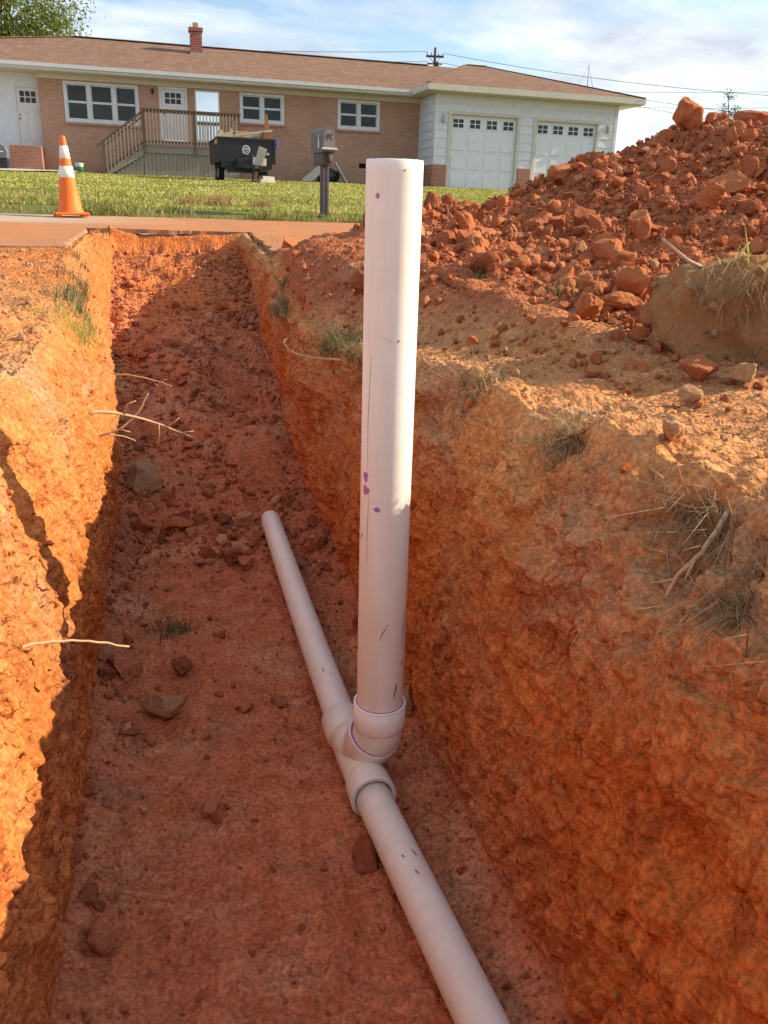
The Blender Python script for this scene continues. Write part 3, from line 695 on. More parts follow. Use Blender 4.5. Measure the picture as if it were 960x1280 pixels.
# ---------------------------------------------------------------- drain pipes
def pvcmat(dirt):
    def f(g):
        p = g.pos(); st = g.noise(g.scale(p, (30, 30, 2.2)), 1, 6, .6); a = g.noise(p, 5, 8, .65); b = g.noise(p, 42, 6, .7)
        k = g.mix(g.ramp(st, (.4, 0.), (.75, 1.)), (.86, .86, .79), (.80, .78, .69))
        k = g.mix(g.math('MULTIPLY', g.ramp(a, (.42, 0.), (.72, 1.)), dirt), k, (.56, .33, .20))
        k = g.mix(g.math('MULTIPLY', g.ramp(b, (.60, 0.), (.74, 1.)), dirt*.8), k, (.42, .20, .11)); g.col(k)
        g.rough(g.ramp(a, (.3, .30), (.7, .55))); g.bump(b, .06, .002)
    return f
M_pvc = mat('white pipe plastic', rough=.38, spec=.45, build=pvcmat(.18))
M_pvcd = mat('dusty pipe plastic', rough=.5, spec=.35, build=pvcmat(.20))
M_fit = mat('fitting plastic', (.80, .775, .73), .3, .5, build=pvcmat(.12))
M_prim = mat('purple primer', (.42, .16, .42), .5, .3)
M_lip = mat('bright plastic edge', (.86, .84, .82), .35, .4)
M_scr = mat('dark scuff', (.22, .16, .13), .8, .2)
pa = empty('drain_pipe', 'white plastic drain pipe lying in the trench with a tall upright standpipe', 'drain pipe', (.44, 1.76, 0))
def pbuild(mb, name, m, parent=pa):
    o = mb.build(name, m, parent)
    if parent is pa: o.location = (-.44, -1.76, 0)
    return o
SB, ST, SR = Vector((.4640, 1.7620, .17)), Vector((.4536, 1.7445, 1.502)), .0572
ax_s = (ST-SB).normalized(); e1 = ax_s.cross(Vector((0, 1, 0))).normalized(); e2 = ax_s.cross(e1)
def on_pipe(ang, z, lift=.0006):
    c = SB+ax_s*((z-SB.z)/ax_s.z); return c+(e1*math.cos(ang)+e2*math.sin(ang))*(SR+lift)
mb = MB(); n = 64; v = []; 
rr = random.Random(3); wob = [rr.uniform(-.0005, .0005) for k in range(n)]
for (rad, z_) in ((SR, SB.z), (SR, .6), (SR, 1.0), (SR, 1.48), (SR, 1.5005), (SR-.002, 1.5025), (SR-.0065, 1.501), (SR-.0065, 1.2)):
    c = SB+ax_s*((z_-SB.z)/ax_s.z)
    for k in range(n):
        t = 2*math.pi*k/n; v.append(c+(e1*math.cos(t)+e2*math.sin(t))*rad+Vector((0, 0, wob[k] if z_ > 1.49 else 0)))
mb.add(v, [(i*n+k, i*n+(k+1) % n, (i+1)*n+(k+1) % n, (i+1)*n+k) for i in range(7) for k in range(n)], True)
stand = pbuild(mb, 'standpipe', M_pvc)
def patch(name, m, ang, z_, w_, h_, seed, n_=14):
    """thin blob painted on the standpipe; w_ in radians, h_ in metres"""
    r = random.Random(seed); mb = MB(); vs = [on_pipe(ang, z_, .0009)]; 
    for k in range(n_):
        t = 2*math.pi*k/n_; q = r.uniform(.65, 1.15); vs.append(on_pipe(ang+math.cos(t)*w_*q, z_+math.sin(t)*h_*q, .0009))
    mb.add(vs, [(0, 1+k, 1+(k+1) % n_) for k in range(n_)]); o = mb.build(name, m, stand); return o
def facing(px_frac):      # angle on the pipe for a point at this fraction of its visible width, seen from the camera
    view = Vector((0-SB.x, 0-SB.y, 0)).normalized(); right = Vector((view.y*-1, view.x, 0))
    s_ = (px_frac-.5)*2; d = view*math.sqrt(max(0, 1-s_*s_))+right*s_
    return math.atan2(d.dot(e2), d.dot(e1))
patch('primer_mark', M_prim, facing(.11), .853, .15, .013, 1); patch('primer_mark', M_prim, facing(.12), .822, .17, .013, 2)
patch('primer_mark', M_prim, facing(.34), .783, .16, .006, 3); patch('primer_mark', M_prim, facing(.23), 1.435, .09, .007, 4)
def scuff(f0, z0, f1, z1, wd):
    mb = MB(); N_ = 8; a0, a1 = facing(f0), facing(f1)
    if a1-a0 > math.pi: a1 -= 2*math.pi
    if a0-a1 > math.pi: a1 += 2*math.pi
    vs = []
    for k in range(N_+1):
        t = k/N_; z_ = z0+(z1-z0)*t; a = a0+(a1-a0)*t+.02*math.sin(9*t+z0*30); ww = wd*(.25+math.sin(math.pi*t))
        vs += [on_pipe(a-ww, z_), on_pipe(a+ww, z_)]
    mb.add(vs, [(2*k, 2*k+1, 2*k+3, 2*k+2) for k in range(N_)]); mb.build('scratch', M_scr, stand)
for s_ in ((.45, .455, .62, .50, .02), (.93, .43, .96, .53, .02), (.80, .29, .84, .335, .035), (.93, .37, .95, .39, .03), (.13, .86, .16, 1.14, .008), (.16, .64, .17, .82, .008), (.32, 1.165, .62, 1.15, .010), (.64, 1.15, .67, 1.158, .025),
           (.40, .745, .55, .748, .01), (.04, .70, .06, .715, .03), (.6, 1.08, .75, 1.082, .01), (.66, 1.48, .68, 1.484, .03)): scuff(*s_)
# collar on the street elbow
def ring(mb, base, ax, stops, n=48):
    ax = Vector(ax).normalized(); a1 = ax.cross(Vector((.3, 1, .1))).normalized(); a2 = ax.cross(a1); v = []
    for r_, h_ in stops:
        for k in range(n):
            t = 2*math.pi*k/n; v.append(Vector(base)+ax*h_+(a1*math.cos(t)+a2*math.sin(t))*r_)
    return mb.add(v, [(i*n+k, i*n+(k+1) % n, (i+1)*n+(k+1) % n, (i+1)*n+k) for i in range(len(stops)-1) for k in range(n)], True)
c0 = SB+ax_s*(.19-.17)
mb = ring(MB(), c0, ax_s, [(.0575, -.004), (.0640, -.001), (.0650, .002), (.0655, .062), (.0655, .062)]); collar = pbuild(mb, 'pipe_collar', M_fit)
mb = ring(MB(), c0, ax_s, [(.0655, .0622), (.0655, .0655), (.0610, .0665), (.0575, .064)]); mb.build('collar_lip', M_lip, collar)
mb = ring(MB(), c0, ax_s, [(.0600, .0658), (.0578, .0672), (.0574, .0672), (.0574, .062)]); mb.build('primer_ring', M_prim, collar)
# street elbow bending from the collar into the tilted branch hub
hub_ax = Vector((.24, -.43, .87)).normalized(); hb = Vector((.4545, 1.7795, .143))
el = [SB+ax_s*t_ for t_ in (.03, .018, .006)]+[Vector((.4625, 1.7645, .166)), Vector((.4590, 1.7715, .152)), hb-hub_ax*.012, hb-hub_ax*.05]
pbuild(MB().tube(el, [.0600, .0600, .0598, .0598, .0597, .0596, .0590], 44), 'elbow', M_fit)
mb = ring(MB(), hb, hub_ax, [(.0560, -.085), (.0600, -.055), (.0655, -.040), (.0668, -.030), (.0672, .0)]); hub = pbuild(mb, 'branch_hub', M_fit)
mb = ring(MB(), hb, hub_ax, [(.0672, .0), (.0671, .0035), (.0645, .0042), (.0615, .0015)]); mb.build('hub_lip', M_lip, hub)
mb = ring(MB(), hb, hub_ax, [(.0634, .0044), (.0618, .0062), (.0606, .0060), (.0598, .002)]); mb.build('primer_ring', M_prim, hub)
PR = .0447; RZ_ = .048
def runx(y): return float(np.interp(y, [0, .3, 1.02, 1.62, 2.0, 2.5, 3.7], [.54, .52, .478, .430, .416, .4125, .411]))
mb = MB().tube([hb-hub_ax*.05, hb-hub_ax*.09, Vector((runx(1.86), 1.86, RZ_+.012)), Vector((runx(1.93), 1.93, RZ_))], [.0575, .0560, .0530, .0500], 40)
mb.tube([Vector((runx(y), y, RZ_)) for y in (1.70, 1.76, 1.82, 1.88, 1.94, 1.99)], [.0505, .0510, .0510, .0510, .0515, .0520], 40); pbuild(mb, 'wye_body', M_fit)
axn = Vector((runx(1.6)-runx(1.7), -.1, 0)).normalized(); b_ = Vector((runx(1.715), 1.715, RZ_))
mb = ring(MB(), b_, axn, [(.0505, -.02), (.0560, -.006), (.0575, .006), (.0580, .055)]); nh = pbuild(mb, 'run_hub', M_fit)
mb = ring(MB(), b_, axn, [(.0580, .055), (.0580, .0585), (.0540, .0595), (.0540, .0550), (.0520, .0545), (.0520, .0570), (.0475, .0570), (.0460, .048)]); mb.build('hub_lip', M_lip, nh)
mb = ring(MB(), Vector((runx(1.95), 1.95, RZ_)), (0, 1, 0), [(.0505, -.04), (.0560, -.02), (.0575, -.005), (.0580, .055), (.055, .058), (.0450, .058)]); pbuild(mb, 'run_hub', M_fit)
mb = MB().tube([Vector((runx(y), y, RZ_-.002)) for y in (1.70, 1.6, 1.4, 1.2, 1.0, .7, .3, -.4)], PR, 48); pbuild(mb, 'near_pipe', M_pvcd)
mb = MB(); N_ = 48; pts = [(1.95, 0), (2.4, 0), (2.9, .001), (3.4, .004), (3.64, .006)]; v = []
wob = [rr.uniform(-.006, .006) for _ in range(N_)]
for i, (y, dz) in enumerate(pts+[(3.646, .006), (3.64, .006), (3.3, .003)]):
    rad = PR if i < 5 else (PR-.002 if i == 5 else PR-.006)
    for k in range(N_):
        t = 2*math.pi*k/N_; v.append((runx(y)+rad*math.cos(t), y+(wob[k]+.02*max(0, math.sin(t)) if i in (4, 5, 6) else 0), RZ_+dz+rad*math.sin(t)))
mb.add(v, [(i*N_+k, i*N_+(k+1) % N_, (i+1)*N_+(k+1) % N_, (i+1)*N_+k) for i in range(7) for k in range(N_)], True); pbuild(mb, 'far_pipe', M_pvcd)
mb = MB(); mb.add([(runx(3.63)+.042*math.cos(2*math.pi*k/24), 3.632, RZ_+.006+.042*math.sin(2*math.pi*k/24)) for k in range(24)], [tuple(range(24))]); pbuild(mb, 'mud_plug', M_clodfloor)
for (y0, f0, y1, f1) in ((1.42, .25, 1.40, .35), (1.36, -.1, 1.345, .0), (1.41, -.35, 1.40, -.28), (2.18, .05, 2.17, .12), (2.2, -.3, 2.23, -.25), (2.3, .5, 2.31, .55)):
    mb = MB(); vs = []
    for k in range(5):
        t = k/4; y = y0+(y1-y0)*t; a = math.pi/2-(f0+(f1-f0)*t); ww = .035*(.2+math.sin(math.pi*t))
        for a_ in (a-ww, a+ww): vs.append((runx(y)+(PR+.0006)*math.cos(a_), y, RZ_+(PR+.0006)*math.sin(a_)))
    mb.add(vs, [(2*k, 2*k+1, 2*k+3, 2*k+2) for k in range(4)]); pbuild(mb, 'scratch', M_scr)

# ---------------------------------------------------------------- the brick house
TH = R(1.5); HB = Vector((5*math.cos(TH), 38+5*math.sin(TH), 2.62))
def brickmat(c1, c2, mortar, bw=.21, bh=.075):
    def f(g):
        x = g.n('ShaderNodeSeparateXYZ'); g.l(g.co(), x.inputs[0]); c = g.n('ShaderNodeCombineXYZ')
        g.l(g.math('ADD', x.outputs[0], x.outputs[1]), c.inputs[0]); g.l(x.outputs[2], c.inputs[1])
        b = g.n('ShaderNodeTexBrick'); g.l(c.outputs[0], b.inputs['Vector']); b.inputs['Scale'].default_value = 1
        b.inputs['Color1'].default_value = (*c1, 1); b.inputs['Color2'].default_value = (*c2, 1); b.inputs['Mortar'].default_value = (*mortar, 1)
        b.inputs['Brick Width'].default_value = bw; b.inputs['Row Height'].default_value = bh; b.inputs['Mortar Size'].default_value = .009; b.inputs['Bias'].default_value = -.1
        k = g.mix(.35, b.outputs['Color'], g.ramp(g.noise(c.outputs[0], 1.3, 8, .65), (.3, .55), (.7, 1.1)), 'MULTIPLY'); g.col(k)
        g.bump(g.math('SUBTRACT', 1., b.outputs['Fac']), .6, .006)
    return f
M_brick = mat('tan brick', rough=.92, spec=.15, build=brickmat((.50, .265, .18), (.41, .205, .14), (.50, .37, .26)))
M_brick2 = mat('red brick', rough=.92, spec=.15, build=brickmat((.42, .17, .10), (.32, .12, .075), (.42, .32, .26)))
M_chim = mat('chimney brick', rough=.92, spec=.15, build=brickmat((.36, .105, .06), (.28, .08, .05), (.40, .31, .26), .2, .095))
def shinglemat(g):
    x = g.n('ShaderNodeSeparateXYZ'); g.l(g.co(), x.inputs[0]); c = g.n('ShaderNodeCombineXYZ')
    g.l(g.math('ADD', x.outputs[0], g.math('MULTIPLY', x.outputs[1], .02)), c.inputs[0]); g.l(g.math('MULTIPLY', x.outputs[2], 2.9), c.inputs[1])
    b = g.n('ShaderNodeTexBrick'); g.l(c.outputs[0], b.inputs['Vector']); b.inputs['Scale'].default_value = 1; b.offset = .37
    b.inputs['Color1'].default_value = (.28, .17, .115, 1); b.inputs['Color2'].default_value = (.16, .098, .075, 1); b.inputs['Mortar'].default_value = (.10, .055, .042, 1)
    b.inputs['Brick Width'].default_value = .32; b.inputs['Row Height'].default_value = .14; b.inputs['Mortar Size'].default_value = .012
    k = g.mix(.5, b.outputs['Color'], g.ramp(g.noise(g.co(), 5, 8, .7), (.3, .5), (.7, 1.25)), 'MULTIPLY'); k = g.mix(.25, k, (.31, .19, .13)); g.col(k)
    g.bump(g.math('SUBTRACT', 1., b.outputs['Fac']), .6, .012)
M_shing = mat('brown shingles', rough=.95, spec=.12, build=shinglemat)
def paintm(c, amt=.2, sc=4):
    return lambda g: (g.col(g.speck(c, amt, sc)), g.bump(g.noise(g.co(), 60, 4), .08, .002))
M_trim = mat('white trim paint', rough=.55, spec=.3, build=paintm((.70, .72, .70)))
M_cream = mat('cream trim paint', rough=.6, spec=.25, build=paintm((.66, .62, .50)))
M_side = mat('pale siding', rough=.6, spec=.25, build=paintm((.72, .76, .78)))
M_gdoor = mat('garage door paint', rough=.5, spec=.3, build=paintm((.76, .79, .80), .12))
M_door = mat('white door paint', rough=.5, spec=.3, build=paintm((.74, .72, .70), .15))
M_glass = mat('dark window glass', (.012, .018, .02), .04, .35, build=lambda g: g.col(g.mix(g.noise(g.co(), 3.5, 7, .7), (.003, .005, .007), (.022, .032, .03))))
M_mirror = mat('sky reflecting glass', (.72, .78, .82), .06, .5, .92)
M_dark = mat('dark opening', (.02, .017, .015), .9, .1)
M_black = mat('black metal', (.018, .019, .022), .45, .4, build=paintm((.024, .025, .028), .5))
house = empty('brick_house', 'long single storey brick house with brown hipped roof and attached two door garage', 'house', HB, TH)
OFF = Vector((-5, 0, -2.62))
def hp(mb, name, m, parent=house, label=None):
    o = mb.build(name, m, parent)
    if parent is house: o.location = OFF
    if label: o['label'] = label
    return o
def wall_open(name, x0, x1, z0, z1, yl, ops, m, depth=.14, label=None):
    xs_ = sorted({x0, x1, *[o[0] for o in ops], *[o[1] for o in ops]}); zs_ = sorted({z0, z1, *[o[2] for o in ops], *[o[3] for o in ops]}); mb = MB()
    isop = lambda x, z: any(o[0] < x < o[1] and o[2] < z < o[3] for o in ops)
    for i in range(len(xs_)-1):
        for j in range(len(zs_)-1):
            a, b, c, d = xs_[i], xs_[i+1], zs_[j], zs_[j+1]
            if isop((a+b)/2, (c+d)/2): continue
            mb.add([(a, yl, c), (b, yl, c), (b, yl, d), (a, yl, d)], [(0, 1, 2, 3)])
    for a, b, c, d in ops:
        mb.add([(a, yl, c), (a, yl+depth, c), (a, yl+depth, d), (a, yl, d)], [(0, 1, 2, 3)]); mb.add([(b, yl, c), (b, yl+depth, c), (b, yl+depth, d), (b, yl, d)], [(3, 2, 1, 0)])
        mb.add([(a, yl, d), (b, yl, d), (b, yl+depth, d), (a, yl+depth, d)], [(3, 2, 1, 0)]); mb.add([(a, yl, c), (b, yl, c), (b, yl+depth, c), (a, yl+depth, c)], [(0, 1, 2, 3)])
    return hp(mb, name, m, label=label)
ZT = 6.10
ops = [(-3.44, -.65, 4.43, 5.87), (.13, 1.22, 3.95, 5.90), (1.52, 2.50, 3.95, 5.86), (3.30, 5.12, 4.77, 5.88), (7.38, 9.21, 4.74, 5.88), (8.35, 8.75, 3.24, 3.44)]
wall_open('brick_wall', -4.35, 11.0, 2.3, ZT, 0, ops, M_brick)
mb = MB(); mb.add([(-4.35, 0, 2.3), (-4.35, .6, 2.3), (-4.35, .6, ZT), (-4.35, 0, ZT)], [(0, 1, 2, 3)]); hp(mb, 'brick_return', M_brick)
mb = MB().box(8.35, 8.75, .08, .14, 3.24, 3.44); hp(mb, 'foundation_vent', M_dark)
# frieze under the soffit
hp(MB().box(-4.35, 10.98, -.03, -.003, 5.92, ZT), 'frieze_board', M_cream)
def window(x0, x1, z0, z1, y, nu, tr=.11):
    for k in range(nu):
        a = x0+(x1-x0)*k/nu; b = x0+(x1-x0)*(k+1)/nu; t2 = tr if nu else 0
        l, r_ = (tr if k == 0 else tr*.62), (tr if k == nu-1 else tr*.62)
        mb = MB(); a2, b2, c2, d2 = a+l, b-r_, z0+tr, z1-tr*.8
        mb.box(a+.002, a2, y-.05, y+.06, z0, z1); mb.box(b2, b-.002, y-.05, y+.06, z0, z1)
        mb.box(a2, b2, y-.049, y+.06, z0, c2); mb.box(a2, b2, y-.049, y+.06, d2, z1)
        fr = hp(mb, 'window', M_trim); zm = (c2+d2)/2
        s_ = MB(); e_ = .04
        for (p, q, yo) in ((c2, zm, .0), (zm, d2, .025)):
            s_.box(a2+.001, a2+e_, y+yo, y+yo+.03, p, q); s_.box(b2-e_, b2-.001, y+yo, y+yo+.03, p, q); s_.box(a2+e_, b2-e_, y+yo+.001, y+yo+.03, p, p+e_); s_.box(a2+e_, b2-e_, y+yo+.001, y+yo+.03, q-e_, q-.001)
        hp(s_, 'sash', M_trim, fr)
        for (p, q, yo) in ((c2, zm, .0), (zm, d2, .025)): hp(MB().box(a2+e_-.004, b2-e_+.004, y+yo+.012, y+yo+.018, p+e_-.004, q-e_+.004), 'pane', M_glass, fr)
window(-3.44, -.65, 4.43, 5.87, .02, 3); window(3.30, 5.12, 4.77, 5.88, .02, 2); window(7.38, 9.21, 4.74, 5.88, .02, 2)
for a, b, z_ in ((-3.5, -.6, 4.43), (3.25, 5.17, 4.77), (7.33, 9.26, 4.74)): hp(MB().box(a, b, -.07, -.004, z_-.085, z_-.003), 'brick_sill', M_brick)
def door(x0, x1, z0, z1, y, lites, label=None):
    mb = MB(); t_ = .09
    mb.box(x0, x0+t_, y-.03, y+.06, z0, z1); mb.box(x1-t_, x1, y-.03, y+.06, z0, z1); mb.box(x0+t_, x1-t_, y-.029, y+.06, z1-t_, z1); hp(mb, 'door_frame', M_trim)
    a, b = x0+t_+.006, x1-t_-.006; lx0, lx1, lz0, lz1 = lites; xs_ = [a]; mb = MB(); zb = lz0; zt = lz1
    mb.box(a, lx0, y, y+.045, z0+.02, z1-t_-.006); mb.box(lx1, b, y, y+.045, z0+.02, z1-t_-.006); mb.box(lx0, lx1, y+.0005, y+.045, z0+.02, lz0); mb.box(lx0, lx1, y+.0005, y+.045, lz1, z1-t_-.006)
    m_ = .035; cw = (lx1-lx0-2*m_)/3; ch = (lz1-lz0-m_)/2
    for i in (1, 2): mb.box(lx0+i*cw+(i-1)*m_, lx0+i*cw+i*m_, y+.001, y+.044, lz0, lz1)
    for i in range(3): mb.box(lx0+i*(cw+m_), lx0+i*(cw+m_)+cw, y+.001, y+.044, lz0+ch, lz0+ch+m_)
    for (p, q) in ((a+.1, (a+b)/2-.04), ((a+b)/2+.04, b-.1)): mb.box(p, q, y-.012, y-.0005, z0+.2, lz0-.22, .008)
    d = hp(mb, 'door', M_door, label=label)
    for i in range(3):
        for j in range(2): hp(MB().box(lx0+i*(cw+m_), lx0+i*(cw+m_)+cw, y+.02, y+.026, lz0+j*(ch+m_), lz0+j*(ch+m_)+ch), 'pane', M_glass, d)
    hp(MB().tube([(a+.07, y-.001, z0+.98), (a+.07, y-.05, z0+.98)], [.025, .03], 10).tube([(a+.07, y-.001, z0+1.12), (a+.07, y-.02, z0+1.12)], .025, 10), 'door_handle', M_black, d)
door(.13, 1.22, 3.95, 5.90, .03, (.36, .98, 5.30, 5.70))
# sidelight glass beside the front door, reflecting the sky
mb = MB(); mb.box(1.52, 1.57, -.02, .06, 3.95, 5.86); mb.box(2.45, 2.50, -.02, .06, 3.95, 5.86); mb.box(1.57, 2.45, -.019, .06, 5.81, 5.86); mb.box(1.57, 2.45, -.019, .06, 3.95, 4.02); fx = hp(mb, 'glazed_door', M_trim, label='tall glazed door reflecting pale sky')
hp(MB().box(1.57, 2.45, .01, .016, 4.02, 5.81), 'pane', M_mirror, fx)
# wall lamp
lm = MB().box(-.16, -.06, -.03, -.002, 5.66, 5.80); lm.bar((-.11, -.03, 5.76), (-.11, -.14, 5.78), .02, .02); lm.lathe([(.0, 0), (.03, .01), (.05, .1), (.06, .12), (.02, .16), (0, .18)], 10, (-.11, -.14, 5.58)); hp(lm, 'wall_lamp', M_black)
# white sided left end, set back, with its door and brick step
wall_open('sided_wall', -16, -4.35, 2.3, ZT, .4, [(-5.30, -4.38, 3.5, 5.68)], M_side)
door(-5.30, -4.38, 3.5, 5.68, .42, (-5.08, -4.50, 5.06, 5.47), 'white side door at the left end')
hp(MB().box(-5.5, -4.36, -.75, .395, 2.3, 3.47, .01), 'brick_step', M_brick2)
# ---- roof
E0, Zf = -.62, 6.36
mb = MB(); v = [(-13.4, E0, Zf), (15.2, E0, Zf), (15.2, 4.2, 8.06), (-3.1, 4.2, 8.06), (-13.4, 9.2, Zf), (15.2, 9.2, Zf)]
mb.add(v, [(0, 1, 2, 3), (0, 3, 4), (3, 2, 5, 4)]); hp(mb, 'roof', M_shing, label='long brown shingled main roof')
gx0, gx1, gy0, gy1 = 10.40, 20.15, -2.85, 7.1; a1, a2 = (13.75, 2.1, 7.88), (14.7, 2.1, 7.88)
mb = MB(); v = [(gx0, gy0, Zf+.002), (gx1, gy0, Zf+.002), (gx1, gy1, Zf+.002), (gx0, gy1, Zf+.002), a1, a2]
mb.add(v, [(0, 1, 5, 4), (1, 2, 5), (2, 3, 4, 5), (3, 0, 4)]); groof = hp(mb, 'roof', M_shing, label='hipped brown shingled garage roof')
rc = MB(); rc.bar((-3.1, 4.2, 8.075), (12.6, 4.2, 8.075), .3, .03); rc.bar(a1, a2, .3, .04); rc.bar((gx1, gy0, Zf+.02), a2, .2, .03); rc.bar((gx0, gy0, Zf+.02), a1, .2, .03); rc.bar((-13.4, E0, Zf+.02), (-3.1, 4.2, 8.08), .2, .03); hp(rc, 'ridge_cap', M_shing)
f = MB(); f.box(-13.4, gx0+.02, E0-.02, E0+.02, 6.13, Zf-.004); f.box(-13.4, gx0-.01, E0-.11, E0-.022, 6.22, 6.35); hp(f, 'fascia', M_trim)
f = MB(); f.box(gx0, gx1, gy0-.02, gy0+.02, 6.13, Zf-.003); f.box(gx1-.02, gx1+.02, gy0+.021, gy1, 6.13, Zf-.003); f.box(gx0-.02, gx0+.02, gy0+.021, E0-.125, 6.13, Zf-.003); hp(f, 'fascia', M_cream, label='cream fascia of the garage roof')
s_ = MB(); s_.box(-13.4, gx0+.05, E0+.021, .5, 6.105, 6.128); s_.box(gx0+.021, gx1-.021, gy0+.021, .2, 6.106, 6.129); s_.box(19.2, gx1-.021, .2, gy1, 6.106, 6.129); hp(s_, 'soffit', M_cream)
# chimney
cx0, cx1, cy0, cy1 = 1.63, 2.10, 2.75, 3.25
ch = MB().box(cx0, cx1, cy0, cy1, 7.3, 8.52); ch.box(cx0-.05, cx1+.05, cy0-.05, cy1+.05, 8.42, 8.56); chim = hp(ch, 'chimney', M_chim)
hp(MB().box(cx0+.13, cx1-.13, cy0+.13, cy1-.13, 8.56, 8.76), 'flue', mat('clay flue', (.50, .32, .14), .9), chim)
fl_m = mat('grey flashing', (.35, .37, .38), .6, .3); fl = MB().box(cx0-.03, cx1+.05, cy0-.06, cy0-.003, 7.4, 7.62); fl.box(cx1+.003, cx1+.05, cy0-.003, cy1, 7.45, 7.75); hp(fl, 'flashing', fl_m, chim)
# ---- garage
GY = -2.2; BZ = 3.42
d1 = (11.65, 14.62, 2.46, 5.36); d2 = (15.47, 18.34, 2.46, 5.32)
wall_open('garage_wall', 11.0, 19.22, 2.3, 6.105, GY, [d1, d2], M_side, .2)
mb = MB(); mb.add([(11.0, GY, 2.3), (11.0, .2, 2.3), (11.0, .2, 6.105), (11.0, GY, 6.105)], [(0, 1, 2, 3)]); mb.add([(19.22, GY, 2.3), (19.22, 6.5, 2.3), (19.22, 6.5, 6.105), (19.22, GY, 6.105)], [(0, 1, 2, 3)]); hp(mb, 'garage_side', M_side)
for a, b in ((10.96, d1[0]-.14), (d1[1]+.14, d2[0]-.14), (d2[1]+.14, 19.26)): hp(MB().box(a, b, GY-.10, GY-.002, 2.3, BZ), 'brick_base', M_brick2)
hp(MB().box(10.90, 10.998, GY-.10, -.03, 2.3, BZ-.002), 'brick_base', M_brick2)
ex = .333; row = 0; z_ = BZ+.003
while z_ < 6.0:
    zt = min(z_+ex, 6.08)
    segs = [(11.1, d1[0]-.125), (d1[1]+.125, d2[0]-.125), (d2[1]+.125, 19.12)] if z_ < 5.3 else [(11.1, 19.12)]
    for a, b in segs:
        mb = MB(); mb.add([(a, GY-.036, z_), (b, GY-.036, z_), (b, GY-.010, zt), (a, GY-.010, zt), (a, GY-.003, z_), (b, GY-.003, z_), (b, GY-.003, zt), (a, GY-.003, zt)], [(0, 1, 2, 3), (1, 0, 4, 5), (0, 3, 7, 4), (1, 5, 6, 2), (3, 2, 6, 7)]); hp(mb, 'siding_plank', M_side)
    mb = MB(); mb.add([(10.964, GY+.05, z_), (10.964, -.035, z_), (10.99, -.035, zt), (10.99, GY+.05, zt), (10.997, GY+.05, z_), (10.997, -.035, z_), (10.997, -.035, zt), (10.997, GY+.05, zt)], [(0, 3, 2, 1), (0, 1, 5, 4), (0, 4, 7, 3), (1, 2, 6, 5), (3, 7, 6, 2)]); hp(mb, 'siding_plank', M_side)
    z_ += ex
cb = MB(); cb.box(10.955, 11.095, GY-.05, GY-.0025, BZ+.002, 6.1); cb.box(10.955, 10.9975, GY-.0025, GY+.045, BZ+.002, 6.1); hp(cb, 'corner_board', M_side)
cb = MB(); cb.box(19.125, 19.265, GY-.05, GY-.0025, BZ+.002, 6.1); cb.box(19.2225, 19.265, GY-.0025, GY+.12, BZ+.002, 6.1); hp(cb, 'corner_board', M_trim)
for (a, b, c, d) in (d1, d2):
    t_ = .12; mb = MB(); mb.box(a-t_, a+.004, GY-.055, GY+.05, c, d); mb.box(b-.004, b+t_, GY-.055, GY+.05, c, d); mb.box(a-t_, b+t_, GY-.056, GY+.05, d, d+t_); hp(mb, 'door_casing', M_cream)
    gd = hp(MB().box(a+.005, b-.005, GY+.10, GY+.14, c, d-.002), 'garage_door', M_gdoor)
    H_ = (d-c)/4; W_ = (b-a)/4
    for r_ in range(4):
        if r_ < 3: hp(MB().box(a+.008, b-.008, GY+.092, GY+.1, c+r_*H_+.008, c+(r_+1)*H_-.008, .003), 'door_section', M_gdoor, gd)
        for q in range(4):
            x0_, x1_, z0_, z1_ = a+q*W_+.10, a+(q+1)*W_-.10, c+r_*H_+.10, c+(r_+1)*H_-.10
            if r_ < 3: hp(MB().box(x0_, x1_, GY+.068, GY+.0915, z0_, z1_, .012), 'door_panel', M_gdoor, gd)
            else:
                z0_, z1_ = c+3*H_+.24, c+3*H_+.56; xm = (x0_+x1_)/2; x0_, x1_ = xm-.225, xm+.225
                mb = MB(); e_ = .035
                mb.box(x0_-e_, x0_, GY+.08, GY+.0995, z0_-e_, z1_+e_); mb.box(x1_, x1_+e_, GY+.08, GY+.0995, z0_-e_, z1_+e_); mb.box(x0_, x1_, GY+.081, GY+.0995, z1_, z1_+e_); mb.box(x0_, x1_, GY+.081, GY+.0995, z0_-e_, z0_)
                mb.box(xm-.016, xm+.016, GY+.0805, GY+.0995, z0_, z1_); mb.box(x0_, xm-.016, GY+.0815, GY+.0995, (z0_+z1_)/2-.014, (z0_+z1_)/2+.014); mb.box(xm+.016, x1_, GY+.0815, GY+.0995, (z0_+z1_)/2-.014, (z0_+z1_)/2+.014); hp(mb, 'light_frame', M_gdoor, gd)
                for (p0, p1) in ((x0_, xm-.016), (xm+.016, x1_)):
                    for (q0, q1) in ((z0_, (z0_+z1_)/2-.014), ((z0_+z1_)/2+.014, z1_)): hp(MB().box(p0, p1, GY+.092, GY+.098, q0, q1), 'pane', M_glass, gd)
for x_ in (11.32, 18.85):     # small lamps beside the garage doors
    lm = MB().box(x_-.07, x_+.07, GY-.06, GY-.037, 5.0, 5.35); lm.box(x_-.055, x_+.055, GY-.16, GY-.061, 5.05, 5.28, .01); hp(lm, 'garage_lamp', mat('grey lamp', (.45, .47, .46), .5))
an = MB(); ab = Vector((18.5, -.6, 6.95)); an.tube([ab, ab+Vector((0, 0, .95))], .018, 8)
for dx_, dy_ in ((-.42, .2), (.42, .2), (0, -.5)): an.tube([ab+Vector((0, 0, .85)), ab+Vector((dx_, dy_, -.05))], .007, 6)
hp(an, 'roof_antenna', mat('galvanised mast', (.35, .35, .36), .5, .4))

